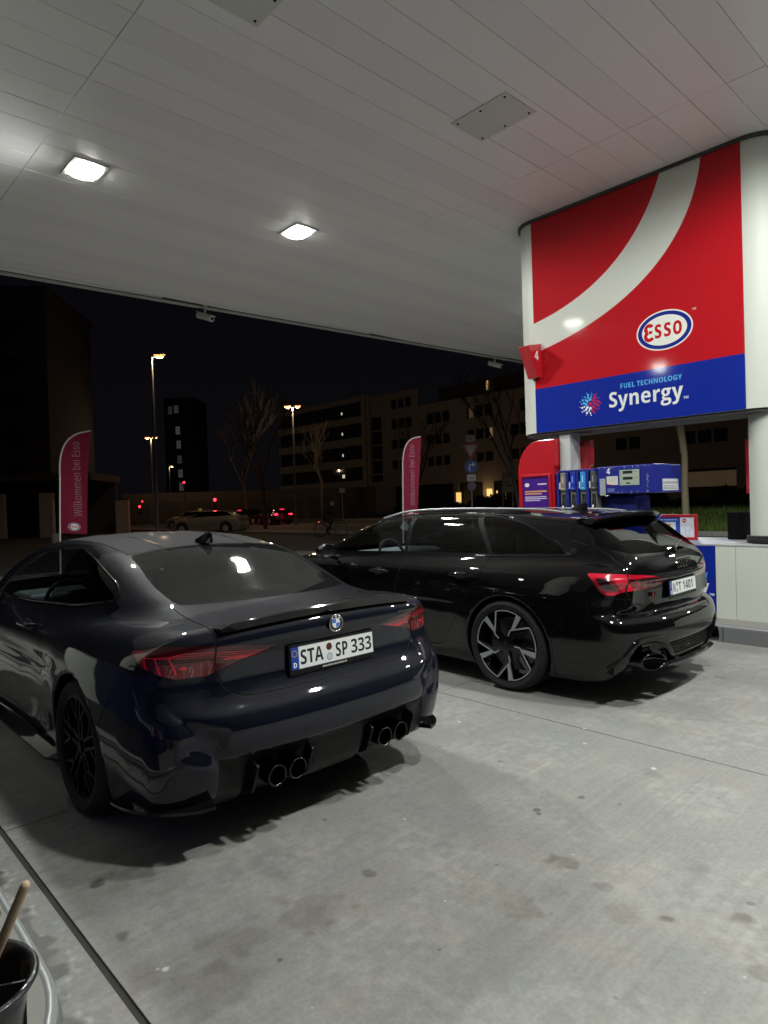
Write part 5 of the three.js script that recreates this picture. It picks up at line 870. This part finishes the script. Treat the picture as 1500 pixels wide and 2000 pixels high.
  add('lit_window', box(0.85, 0.9, 0.05, hx(38.45), hy(2.35), 0.03), lit(0.9, 0.52, 0.16), ap);
  add('lit_wall', box(3.4, 2.2, 0.05, hx(41), hy(2.4), -0.32), lit(0.035, 0.024, 0.008), ap);
  add('lit_shopfront', [box(1.5, 1.6, 0.05, hx(53.7), hy(2.2), 0.03)], lit(0.75, 0.36, 0.09), ap);
  add('lit_shopfront', box(4.9, 1.5, 0.05, hx(59.8), hy(2.7), -0.3), lit(0.020, 0.014, 0.008), ap);
  const hL = new THREE.PointLight(new THREE.Color().setRGB(1, 0.6, 0.25), 3, 0, 2); hL.position.copy(ap.localToWorld(V3(hx(38.2), 2.6, 1.2))); hL.position.copy(P(100 - hx(38.2), 53.5 * K - 1.2, 2.6)); hL.name = 'doorway_light'; hL.shadow.radius = 10; scene.add(hL);
}
// ---- dark block at the left edge, low shop front under it, far tower
{
  const g = thing('dark_block', 'tall unlit building filling the left edge of the night sky', 'building', D(-30.2, 0, 60), 0.1);
  const wm = std({ rgb: [0.032, 0.029, 0.03], roughness: 0.95 });
  add('wall', box(26, 21.7, 12, -13, 10.85, -6), wm, g); add('cornice', box(26.6, 0.5, 12.6, -13, 21.9, -6), wm, g);
  for (let a = 0; a < 5; a++) for (let b = 0; b < 5; b++) add('window', box(1.3, 1.6, 0.08, -3 - a * 4.2, 5.4 + b * 3.2, 0.03), M.gloss, g);
  const s = thing('shop_front', 'low flat-roofed shop front with pale pillars, left of the left feather flag', 'building', D(-30.5, 0, 42), 0.08);
  add('flat_roof', box(17, 0.5, 6, 3.2, 3.9, -2.5, 0.02), std({ rgb: [0.05, 0.047, 0.047], roughness: 0.9 }), s);
  add('back_wall', box(17, 3.6, 0.3, 3.2, 1.8, -4.5), std({ rgb: [0.06, 0.055, 0.055], roughness: 0.9 }), s);
  for (const [x, w] of [[5.6, 1.0], [8.7, 0.85], [1.4, 0.9]]) add('pillar', box(w, 2.9, 0.4, x, 1.45, 0, 0.02), std({ rgb: [0.34, 0.29, 0.26], roughness: 0.9 }), s);
  for (const x of [3.2, 4.2, 7.2]) add('shop_window', box(0.9, 2.6, 0.05, x, 1.4, -0.6), M.gloss, s);
  const pil = thing('advertising_pillar', 'pinkish square advertising pillar behind the roof of the coupe', 'pillar', D(-17.85, gnd, 45), 0.15); add('pillar_body', box(0.85, 2.35, 0.5, 0, 1.18, 0, 0.03), std({ rgb: [0.36, 0.28, 0.25], roughness: 0.8 }), pil); add('pillar_cap', box(0.9, 0.08, 0.55, 0, 2.39, 0, 0.02), darkSteel, pil);
  const bin = thing('litter_bin', 'small pale litter bin left of the left feather flag', 'bin', D(-14.0, gnd, 28)); add('bin_body', cyl(0.19, 0.16, 0.62, 18, 0, 0.42, 0), std({ rgb: [0.34, 0.32, 0.31], roughness: 0.7 }), bin); add('bin_post', cyl(0.03, 0.03, 0.5, 8, 0, 0.25, -0.2), darkSteel, bin);
  const tw = thing('stair_block', 'far dark tower block with a column of small lit stair windows', 'building', D(-46.3, 0, 150));
  add('wall', box(7, 27, 10, 0.5, 13.5, -5), std({ rgb: [0.06, 0.06, 0.065], roughness: 0.95 }), tw);
  for (const [x, y, f] of [[-0.2, 24.4, 0.6], [-1.6, 24.2, 0.35], [0.0, 19.6, 1], [0.1, 16.4, 0.9], [0.2, 13.0, 0.5], [0.3, 9.8, 1], [0.4, 6.8, 0.9]]) { const w = new THREE.Group(); w.name = 'window'; w.position.set(x, y, 0.05); tw.add(w); const m = std({ rgb: [0.6, 0.6, 0.6], glow: [0.035 * f, 0.037 * f, 0.04 * f] }); for (let a = 0; a < 2; a++) for (let b = 0; b < 3; b++) add('pane', box(0.42, 0.52, 0.05, (a - 0.5) * 0.52, (b - 1) * 0.62, 0), m, w); }
  const low = thing('garage_row', 'low garages lit dull orange behind the traffic lights', 'building', D(-16, 0, 78)); add('wall', box(30, 3.6, 6, 0, 1.8, -3), std({ rgb: [0.09, 0.075, 0.06], roughness: 0.9 }), low); for (let k = 0; k < 8; k++) add('garage_door', box(2.6, 2.4, 0.06, -13 + k * 3.6, 1.25, 0.03), std({ rgb: [0.06, 0.05, 0.045], roughness: 0.8 }), low);
}
// ---- bare winter trees
function bareTree(label, x, depth, h, r, s0, bark, y0 = gnd, levels = 4) {
  seed = s0; const g = thing('bare_tree', label, 'tree', D(x, y0, depth));
  const trunk = [], crown = [];
  const grow = (a, dir, len, rad, lev) => {
    let p = a.clone(), d = dir.clone(); const n = 3;
    for (let k = 0; k < n; k++) { const q = p.clone().addScaledVector(d, len / n); (lev === 0 ? trunk : crown).push(bar(p, q, rad * (1 - 0.22 * k / n), rad * (1 - 0.22 * (k + 1) / n), lev < 2 ? 10 : 5)); p = q; d.add(V3(rr(-0.14, 0.14), rr(0, 0.08), rr(-0.14, 0.14))).normalize(); }
    if (lev >= levels) return;
    const m = lev === 0 ? 4 : lev < 3 ? 3 : 4;
    for (let k = 0; k < m; k++) { const t = new THREE.Vector3(rr(-1, 1), rr(0.2, 1), rr(-1, 1)).normalize(), nd = d.clone().multiplyScalar(0.9).addScaledVector(t, lev === 0 ? 0.75 : 0.9).normalize(); grow(p.clone().addScaledVector(d, -rr(0, len * 0.35)), nd, len * rr(0.55, 0.8), rad * 0.62 * rr(0.75, 1), lev + 1); }
  };
  grow(V3(0, 0, 0), V3(rr(-0.02, 0.02), 1, rr(-0.03, 0.03)).normalize(), h * 0.42, r, 0);
  add('trunk', trunk, bark, g); const c = add('crown', crown, bark, g); return g;
}
const barkPale = std({ rgb: [0.40, 0.34, 0.22], roughness: 0.9 }), barkDark = std({ rgb: [0.05, 0.042, 0.034], roughness: 0.95 });
bareTree('pale-barked bare tree on the grass behind the display box of the pump', 12.15, 26.5, 9.5, 0.145, 77, barkPale, 0.42);
bareTree('thin bare tree just left of the red poster totem', 6.15, 30, 8.5, 0.10, 91, barkDark);
bareTree('bare tree in front of the left corner of the office block', -8.5, 47, 11, 0.15, 14, barkDark);
bareTree('bare street tree behind the parked red-lit cars', -5.6, 60, 9, 0.13, 55, barkDark);
bareTree('bare tree right of the right feather flag, before the apartment building', 2.6, 46, 8, 0.11, 31, barkDark);
bareTree('bare tree left of the tower with lit stair windows', -13.0, 62, 12, 0.16, 8, barkDark);
seed = 4242;
// ---- grass bank and hedge
{
  const bank = [], A = [[25.5, 0.0], [25.5, 0.13], [27.0, 0.22], [29.5, 0.62], [33, 0.8], [40, 0.85]];
  const curbM = std({ rgb: [0.30, 0.295, 0.28], roughness: 0.85 });
  const kb = new THREE.Group(); kb.name = 'verge_kerb'; kb.userData.kind = 'structure'; kb.position.copy(P(0, 25.4, 0)); kb.rotation.y = FACE; scene.add(kb);
  for (let k = 0; k < 26; k++) add('kerb_stone', box(0.99, 0.20, 0.16, -(-4 + k), 0.05, 0, 0.015), curbM, kb);
  const pos = [], idx = []; const n = 60; for (let a = 0; a <= n; a++) { const l = -14 + a * 0.7; A.forEach(([t, y], b) => { const v = P(l, t, y + (b > 1 ? rr(-0.05, 0.05) : 0)); pos.push(v.x, v.y, v.z); if (a < n && b < A.length - 1) { const i = a * A.length + b; idx.push(i, i + A.length, i + 1, i + 1, i + A.length, i + A.length + 1); } }); }
  const g = new THREE.BufferGeometry(); g.setAttribute('position', new THREE.BufferAttribute(new Float32Array(pos), 3)); g.setIndex(idx); g.computeVertexNormals();
  struct('grass_bank', g, std({ rgb: [0.035, 0.045, 0.018], roughness: 1 }));
  const blade = new THREE.BufferGeometry(); blade.setAttribute('position', new THREE.BufferAttribute(new Float32Array([-0.012, 0, 0, 0.012, 0, 0, 0.004, 0.09, 0.012, 0.0, 0.16, 0.05]), 3)); blade.setIndex([0, 1, 2, 0, 2, 3]); blade.computeVertexNormals();
  const N = 26000, im = new THREE.InstancedMesh(blade, std({ rgb: [0.12, 0.19, 0.04], roughness: 0.8, side: THREE.DoubleSide }), N), m4 = new THREE.Matrix4(), q = new THREE.Quaternion(), e = new THREE.Euler(), col = new THREE.Color();
  for (let k = 0; k < N; k++) { const t = 25.5 + 6.5 * Math.pow(rnd(), 1.3), l = rr(-2, 15); let y = 0.13; for (let b = 1; b < A.length - 1; b++) if (t >= A[b][0] && t <= A[b + 1][0]) y = A[b][1] + (A[b + 1][1] - A[b][1]) * (t - A[b][0]) / (A[b + 1][0] - A[b][0]); e.set(rr(-0.5, 0.5), rr(0, 6.28), rr(-0.5, 0.5)); q.setFromEuler(e); const s = rr(0.6, 1.5); m4.compose(P(l, t, y - 0.02), q, V3(s, s * rr(0.7, 1.4), s)); im.setMatrixAt(k, m4); col.setRGB(rr(0.6, 1.3), rr(0.7, 1.2), rr(0.5, 1)); im.setColorAt(k, col); }
  im.name = 'grass'; im.userData = { label: 'green grass on the verge behind the pump island', category: 'grass', kind: 'stuff' }; scene.add(im);
  const leaf = new THREE.BufferGeometry(); leaf.setAttribute('position', new THREE.BufferAttribute(new Float32Array([-0.07, 0, 0, 0.07, 0, 0, 0.09, 0.14, 0.03, -0.06, 0.15, -0.02]), 3)); leaf.setIndex([0, 1, 2, 0, 2, 3]); leaf.computeVertexNormals();
  const H = 16000, hm = new THREE.InstancedMesh(leaf, std({ rgb: [0.03, 0.036, 0.018], roughness: 0.9, side: THREE.DoubleSide }), H);
  for (let k = 0; k < H; k++) { const l = rr(8, 62), hh = 1.5 + 0.5 * Math.sin(l * 0.7) + 0.3 * Math.sin(l * 2.1); e.set(rr(0, 6), rr(0, 6), rr(0, 6)); q.setFromEuler(e); const s = rr(0.8, 2.2); m4.compose(P(l, rr(59.5, 61.2), hh * Math.pow(rnd(), 0.6)), q, V3(s, s, s)); hm.setMatrixAt(k, m4); }
  hm.name = 'hedge'; hm.userData = { label: 'dark clipped hedge along the foot of the buildings', category: 'hedge', kind: 'stuff' }; scene.add(hm);
}
// ---- feather flags
function featherFlag(label, x, depth, sc, yaw) {
  const g = thing('feather_flag', label, 'flag', D(x, gnd, depth), yaw, 'feather flags at the forecourt edge'), pts = [V3(0, 0, 0), V3(0.03, 1.2, 0), V3(0.07, 2.4, 0), V3(0.10, 2.95, 0), V3(0.24, 3.33, 0), V3(0.50, 3.54, 0), V3(0.88, 3.62, 0)].map((v) => v.multiplyScalar(sc));
  const cur = new THREE.CatmullRomCurve3(pts, false, 'centripetal');
  add('flag_pole', new THREE.TubeGeometry(cur, 40, 0.021, 8), std({ rgb: [0.6, 0.58, 0.57], roughness: 0.5 }), g); add('flag_foot', [box(0.7, 0.05, 0.08, 0, 0.03, 0), box(0.08, 0.05, 0.7, 0, 0.03, 0)], darkSteel, g);
  const pos = [], uv = [], idx = [], nu = 8, nv = 36; for (let a = 0; a <= nv; a++) { const p = cur.getPoint(0.15 + 0.85 * a / nv), y = p.y, xr = (0.66 + 0.22 * Math.pow(Math.min(1, y / (3.6 * sc)), 2)) * sc; for (let b = 0; b <= nu; b++) { const s = b / nu, xx = p.x + (Math.max(xr, p.x) - p.x) * s; pos.push(xx, y - 0.10 * s * (1 - a / nv) * 0.5, 0.035 * Math.sin(s * 3.4 + y * 1.4) * s); uv.push(xx / (0.9 * sc), y / (3.65 * sc)); if (a < nv && b < nu) { const i = a * (nu + 1) + b; idx.push(i, i + 1, i + nu + 1, i + 1, i + nu + 2, i + nu + 1); } } }
  const fg = new THREE.BufferGeometry(); fg.setAttribute('position', new THREE.BufferAttribute(new Float32Array(pos), 3)); fg.setAttribute('uv', new THREE.BufferAttribute(new Float32Array(uv), 2)); fg.setIndex(idx); fg.computeVertexNormals();
  const tex = canvasTex(360, 1460, (c) => { c.fillStyle = '#7e0f32'; c.fillRect(0, 0, 360, 1460); c.save(); c.translate(232, 856); c.rotate(-Math.PI / 2); c.fillStyle = '#a37c88'; c.font = '112px sans-serif'; const k = 744 / c.measureText('Willkommen bei Esso').width; c.scale(k, 1); c.fillText('Willkommen bei Esso', 0, 0); c.restore(); essoOval(c, 150, 960, 118); });
  add('flag_cloth', fg, std({ map: tex, roughness: 0.85, side: THREE.DoubleSide }), g);
}
featherFlag('crimson feather flag with white lettering, left of the coupe roof', -8.16, 16.5, 1.0, 0.05);
featherFlag('crimson feather flag with white lettering, above the bonnet of the estate', 0.55, 20, 1.0, 0.72);
// ---- signs
{
  const g = thing('road_sign', 'signpost with give-way triangle, round blue arrow sign and small plates', 'road sign', D(4.02, gnd, 30));
  add('post', cyl(0.035, 0.035, 4.6, 12, 0, 2.3, 0), steel, g);
  const face = (name, geo, m, y) => add(name, geo, m, g, V3(0, y, 0.05));
  const small = (draw) => std({ roughness: 0.6, map: canvasTex(96, 72, (c) => { c.fillStyle = '#b8b4ae'; c.fillRect(0, 0, 96, 72); c.strokeStyle = c.fillStyle = '#555'; c.lineWidth = 4; c.beginPath(); c.arc(32, 48, 13, 0, 7); c.moveTo(77, 48); c.arc(64, 48, 13, 0, 7); c.moveTo(32, 48); c.lineTo(46, 26); c.lineTo(64, 48); c.stroke(); }) });
  face('cycle_plate', box(0.40, 0.30, 0.01), [steel, steel, steel, steel, small(), steel], 4.42);
  const tri = roundPoly([[-0.42, 0.30], [0.42, 0.30], [0, -0.43]], 0.04); face('give_way_border', prism(tri, 0.012), std({ rgb: [0.35, 0.02, 0.03], roughness: 0.5 }), 3.88); face('give_way_field', prism(roundPoly([[-0.29, 0.225], [0.29, 0.225], [0, -0.28]], 0.03), 0.006).translate(0, 0, 0.010), std({ rgb: [0.42, 0.40, 0.39], roughness: 0.5 }), 3.88);
  const bl = canvasTex(128, 128, (c) => { c.fillStyle = '#1b3f95'; c.fillRect(0, 0, 128, 128); c.strokeStyle = '#cfd4dc'; c.lineWidth = 12; c.beginPath(); c.moveTo(48, 108); c.lineTo(48, 62); c.quadraticCurveTo(48, 46, 66, 46); c.lineTo(82, 46); c.stroke(); c.fillStyle = '#cfd4dc'; c.beginPath(); c.moveTo(78, 22); c.lineTo(108, 46); c.lineTo(78, 70); c.fill(); });
  face('arrow_disc', new THREE.CylinderGeometry(0.30, 0.30, 0.012, 40).rotateX(Math.PI / 2).rotateZ(Math.PI / 2), [steel, std({ map: bl, roughness: 0.5 }), steel], 3.14);
  face('cycle_plate', box(0.40, 0.30, 0.01), [steel, steel, steel, steel, small(), steel], 2.62);
  face('no_stopping_disc', new THREE.CylinderGeometry(0.20, 0.20, 0.012, 32).rotateX(Math.PI / 2), std({ rgb: [0.09, 0.03, 0.09], roughness: 0.5 }), 2.24);
  const s2 = thing('street_sign', 'small pale square sign on a thin post before the office block', 'road sign', D(-2.5, gnd, 40)); add('post', cyl(0.03, 0.03, 2.6, 10, 0, 1.3, 0), steel, s2); add('sign_plate', box(0.36, 0.28, 0.02, 0, 2.45, 0.04, 0.004), std({ rgb: [0.42, 0.38, 0.33], roughness: 0.6 }), s2);
  const s3 = thing('direction_sign', 'stack of three dull direction boards left of the red poster totem', 'road sign', D(7.55, gnd, 40)); add('post', [cyl(0.04, 0.04, 3.3, 10, -0.3, 1.65, 0), cyl(0.04, 0.04, 3.3, 10, 0.3, 1.65, 0)], steel, s3); for (let k = 0; k < 3; k++) add('sign_board', box(0.72 - 0.03 * k, 0.36, 0.03, 0.03, 3.05 - k * 0.42, 0.06, 0.004), std({ rgb: [0.30, 0.24, 0.14], roughness: 0.7 }), s3);
  const s4 = thing('diamond_sign', 'dark diamond-shaped road sign seen from behind, above the pump nozzles', 'road sign', D(10.1, gnd, 31.5), 0.15); add('post', cyl(0.03, 0.03, 3.8, 10, 0, 1.9, 0), darkSteel, s4);
  const dm = [[-0.30, 0], [0, -0.30], [0.30, 0], [0, 0.30]]; const ds = shape(dm); const dh = new THREE.Path(); [[-0.26, 0], [0, -0.26], [0.26, 0], [0, 0.26]].forEach(([x, y], i) => (i ? dh.lineTo(x, y) : dh.moveTo(x, y))); ds.holes.push(dh); add('sign_rim', new THREE.ExtrudeGeometry(ds, { depth: 0.03, bevelEnabled: false }).translate(0, 3.25, 0.03), steel, s4); add('sign_plate', prism([[-0.262, 0], [0, -0.262], [0.262, 0], [0, 0.262]], 0.01).translate(0, 3.25, 0.04), std({ rgb: [0.06, 0.06, 0.06], roughness: 0.6 }), s4);
}
// ---- traffic lights
function trafficLight(label, x, depth, y, twin) {
  const g = thing('traffic_light', label, 'traffic light', D(x, gnd, depth), 0); const h = y - gnd;
  add('post', cyl(0.05, 0.06, h + 0.1, 12, 0, (h + 0.1) / 2, -0.08), darkSteel, g); add('signal_box', box(0.26, 0.80, 0.20, 0, h - 0.24, 0.02, 0.03), M.satin, g);
  ['red_lens', 'amber_lens', 'green_lens'].forEach((n, k) => add(n, cyl(0.095, 0.095, 0.03, 24).rotateX(Math.PI / 2).translate(0, h - k * 0.25, 0.12), k ? M.gloss : std({ rgb: [1, 0.1, 0.1], glow: [6, 0.12, 0.22] }), g));
  if (twin) { add('side_box', box(0.2, 0.36, 0.16, 0.26, h + 0.42, 0.02, 0.02), M.satin, g); add('side_lens', cyl(0.075, 0.075, 0.03, 20).rotateX(Math.PI / 2).translate(0.26, h + 0.46, 0.10), std({ rgb: [1, 0.1, 0.1], glow: [4, 0.1, 0.16] }), g); }
  const L = new THREE.PointLight(new THREE.Color().setRGB(1, 0.04, 0.06), 1.6, 0, 2); L.name = 'traffic_light'; L.position.set(x, y, -depth + 0.35); L.shadow.radius = 5; scene.add(L);
}
trafficLight('brightest red traffic light, low above the pale estate across the road', -11.5, 45, 2.16);
trafficLight('far red traffic light beside the tower with lit stair windows', -21.1, 70, 4.45);
trafficLight('pair of small red traffic lights left of the tall lamp mast', -22.2, 60, 1.95, true);
// ---- cars across the road
{
  const coarse = fieldMesh(estateField, [-1.3, -1.05, 0.1], [4.1, 1.05, 1.6], 0.055), winF = sdPoly(roundPoly([[2.45, 1.06], [1.75, 1.37], [0.3, 1.40], [-0.05, 1.33], [-0.45, 1.12]], 0.06));
  let body = coarse, sideG, backG, screenG; [sideG, body] = cut(body, (x, y, z) => Math.max(winF(x, z), 0.45 - Math.abs(y))); [backG, body] = cut(body, (x, y, z) => Math.max(Math.abs(y) - 0.62, x + 0.55, 1.11 - z, z - 1.34)); [screenG, body] = cut(body, (x, y, z) => Math.max(Math.abs(y) - 0.62, 1.75 - x, x - 2.75, 1.02 - z));
  const gb = geoOf(body), gs = geoOf(join(sideG)), gk = geoOf(backG), gf = geoOf(screenG), wheelG = new THREE.CylinderGeometry(0.33, 0.33, 0.22, 28).rotateX(Math.PI / 2), rimG = new THREE.CylinderGeometry(0.2, 0.2, 0.23, 20).rotateX(Math.PI / 2);
  const make = (label, cat, pos, turn, paint, lamps, roofSign) => {
    const c = thing('street_car', label, cat, pos, turn);
    add('body', gb, paint, c); add('side_windows', gs, M.tint, c); add('rear_window', gk, M.tint, c); add('windscreen', gf, M.tint, c);
    for (const x of [0, 2.929]) for (const z of [0.84, -0.84]) { const w = add('wheel', wheelG, M.rubber, c, V3(x, 0.33, z)); add('rim', rimG, M.alu, w); }
    for (const z of [0.66, -0.66]) add('tail_light', box(0.05, 0.13, 0.34, -0.99, 0.92, z, 0.03).rotateY(0), lamps ? std({ rgb: [0.6, 0.02, 0.04], glow: [3.2, 0.08, 0.25] }) : std({ rgb: [0.3, 0.01, 0.02], roughness: 0.3 }), c);
    if (lamps) add('brake_light', box(0.04, 0.04, 0.4, -0.72, 1.36, 0), std({ rgb: [0.6, 0.02, 0.04], glow: [2.2, 0.05, 0.16] }), c);
    if (lamps) { const L = new THREE.PointLight(new THREE.Color().setRGB(1, 0.05, 0.1), 1.2, 0, 2); L.name = 'tail_light'; L.position.copy(c.localToWorld(V3(-1.6, 0.9, 0))); scene.add(L); c.updateMatrixWorld(); L.position.copy(V3(-1.5, 0.9, 0).applyEuler(c.rotation).add(c.position)); }
    if (roofSign) add('roof_sign', box(0.14, 0.16, 0.4, 1.0, 1.54, 0, 0.03), std({ rgb: [0.6, 0.5, 0.2], glow: [0.05, 0.03, 0.008] }), c);
    return c;
  };
  make('pale estate car standing across the road behind the coupe roof', 'car', D(-9.9, gnd, 42.5), (180 - 8) * R, std({ rgb: [0.22, 0.19, 0.15], roughness: 0.3, clearcoat: 0.6 }), false);
  make('dark car with pink-red tail lights, right of the pale estate', 'car', D(-13.2, gnd, 62), 70 * R, M.estatePaint, true);
  make('dark car with bright tail lights near the bare tree, farther right', 'car', D(-9.2, gnd, 58), 118 * R, M.estatePaint, true);
  make('yellow-lit taxi with a roof sign behind the pale estate', 'taxi', D(-13.6, gnd, 52), 168 * R, std({ rgb: [0.45, 0.38, 0.22], roughness: 0.35, clearcoat: 0.5 }), false, true);
}
// ---- cyclist
{
  const bk = thing('bicycle', 'dark bicycle with a small red rear lamp, ridden along the street', 'bicycle', D(-3.22, gnd, 33), -0.12), tyre = (x) => new THREE.TorusGeometry(0.33, 0.02, 8, 40).translate(x, 0.345, 0);
  const wheelOf = (x) => { const w = new THREE.Group(); w.name = 'wheel'; bk.add(w); add('tyre', tyre(x), M.rubber, w); const sp = []; for (let k = 0; k < 12; k++) sp.push(bar(V3(x, 0.345, 0), V3(x + 0.32 * Math.cos(k * 30 * R), 0.345 + 0.32 * Math.sin(k * 30 * R), 0), 0.002, 0.002, 4)); add('spokes', sp, steel, w); };
  wheelOf(0); wheelOf(1.06);
  add('frame', [bar(V3(0, 0.345, 0), V3(0.42, 0.30, 0), 0.014), bar(V3(0.42, 0.30, 0), V3(0.28, 0.86, 0), 0.016), bar(V3(0.42, 0.30, 0), V3(0.88, 0.72, 0), 0.018), bar(V3(0.30, 0.72, 0), V3(0.86, 0.82, 0), 0.016), bar(V3(0, 0.345, 0), V3(0.30, 0.74, 0), 0.012), bar(V3(0.84, 0.92, 0), V3(1.06, 0.345, 0), 0.016)], darkSteel, bk);
  add('saddle', box(0.26, 0.05, 0.14, 0.26, 0.90, 0, 0.02), M.satin, bk); add('handlebar', tube([V3(0.70, 1.02, 0.27), V3(0.84, 1.04, 0.2), V3(0.85, 1.02, 0), V3(0.84, 1.04, -0.2), V3(0.70, 1.02, -0.27)], 0.013, 24, 6), darkSteel, bk);
  add('rear_lamp', box(0.03, 0.04, 0.05, -0.06, 0.74, 0), std({ rgb: [0.8, 0.1, 0.1], glow: [2.4, 0.35, 0.25] }), bk); add('mudguard', new THREE.TorusGeometry(0.37, 0.015, 6, 24, 2.4).translate(0, 0.345, 0), darkSteel, bk);
  const J = { hip: [0.26, 0, 0.98, 0.15], chest: [0.46, 0, 1.36, 0.16], neck: [0.56, 0, 1.52, 0.065], head: [0.62, 0, 1.66, 0.105], nose: [0.735, 0, 1.65, 0.018], chin: [0.69, 0, 1.59, 0.05], k1: [0.62, 0.10, 0.80, 0.07], a1: [0.45, 0.12, 0.40, 0.045], t1: [0.60, 0.12, 0.35, 0.04], k2: [0.58, -0.10, 0.66, 0.07], a2: [0.36, -0.12, 0.24, 0.045], t2: [0.52, -0.12, 0.20, 0.04], s1: [0.48, 0.19, 1.40, 0.075], e1: [0.66, 0.24, 1.18, 0.05], h1: [0.76, 0.25, 1.05, 0.035], s2: [0.48, -0.19, 1.40, 0.075], e2: [0.66, -0.24, 1.18, 0.05], h2: [0.76, -0.25, 1.05, 0.035] };
  const bones = ['hip chest', 'chest neck', 'neck head', 'head nose', 'head chin', 'hip k1', 'k1 a1', 'a1 t1', 'hip k2', 'k2 a2', 'a2 t2', 'chest s1', 's1 e1', 'e1 h1', 'chest s2', 's2 e2', 'e2 h2'].map((s) => s.split(' ').map((k) => J[k]));
  const cap = (x, y, z, [a, b]) => { const ux = b[0] - a[0], uy = b[1] - a[1], uz = b[2] - a[2], t = Math.max(0, Math.min(1, ((x - a[0]) * ux + (y - a[1]) * uy + (z - a[2]) * uz) / (ux * ux + uy * uy + uz * uz))); return Math.hypot(x - a[0] - t * ux, y - a[1] - t * uy, z - a[2] - t * uz) - (a[3] + t * (b[3] - a[3])); };
  const f = (x, y, z) => { let d = 9; for (const b of bones) d = smin(d, cap(x, y, z, b), 0.04); return d; };
  let all = fieldMesh(f, [-0.1, -0.5, 0.05], [1.05, 0.5, 1.9], 0.022), skin, hair; [skin, all] = cut(all, (x, y, z) => Math.max(1.555 - z, 0.585 - x - 0.25 * (1.68 - z))); [hair, all] = cut(all, (x, y, z) => 1.545 - z);
  const per = thing('person', 'cyclist in dark clothes riding the bicycle along the street', 'person', D(-3.22, gnd, 33), -0.12);
  add('clothes', geoOf(all), std({ rgb: [0.012, 0.012, 0.014], roughness: 0.9 }), per); add('face', geoOf(skin), std({ rgb: [0.30, 0.19, 0.14], roughness: 0.7 }), per); add('hair', geoOf(hair), std({ rgb: [0.02, 0.015, 0.01], roughness: 0.9 }), per);
}
renderer.render(scene, camera);
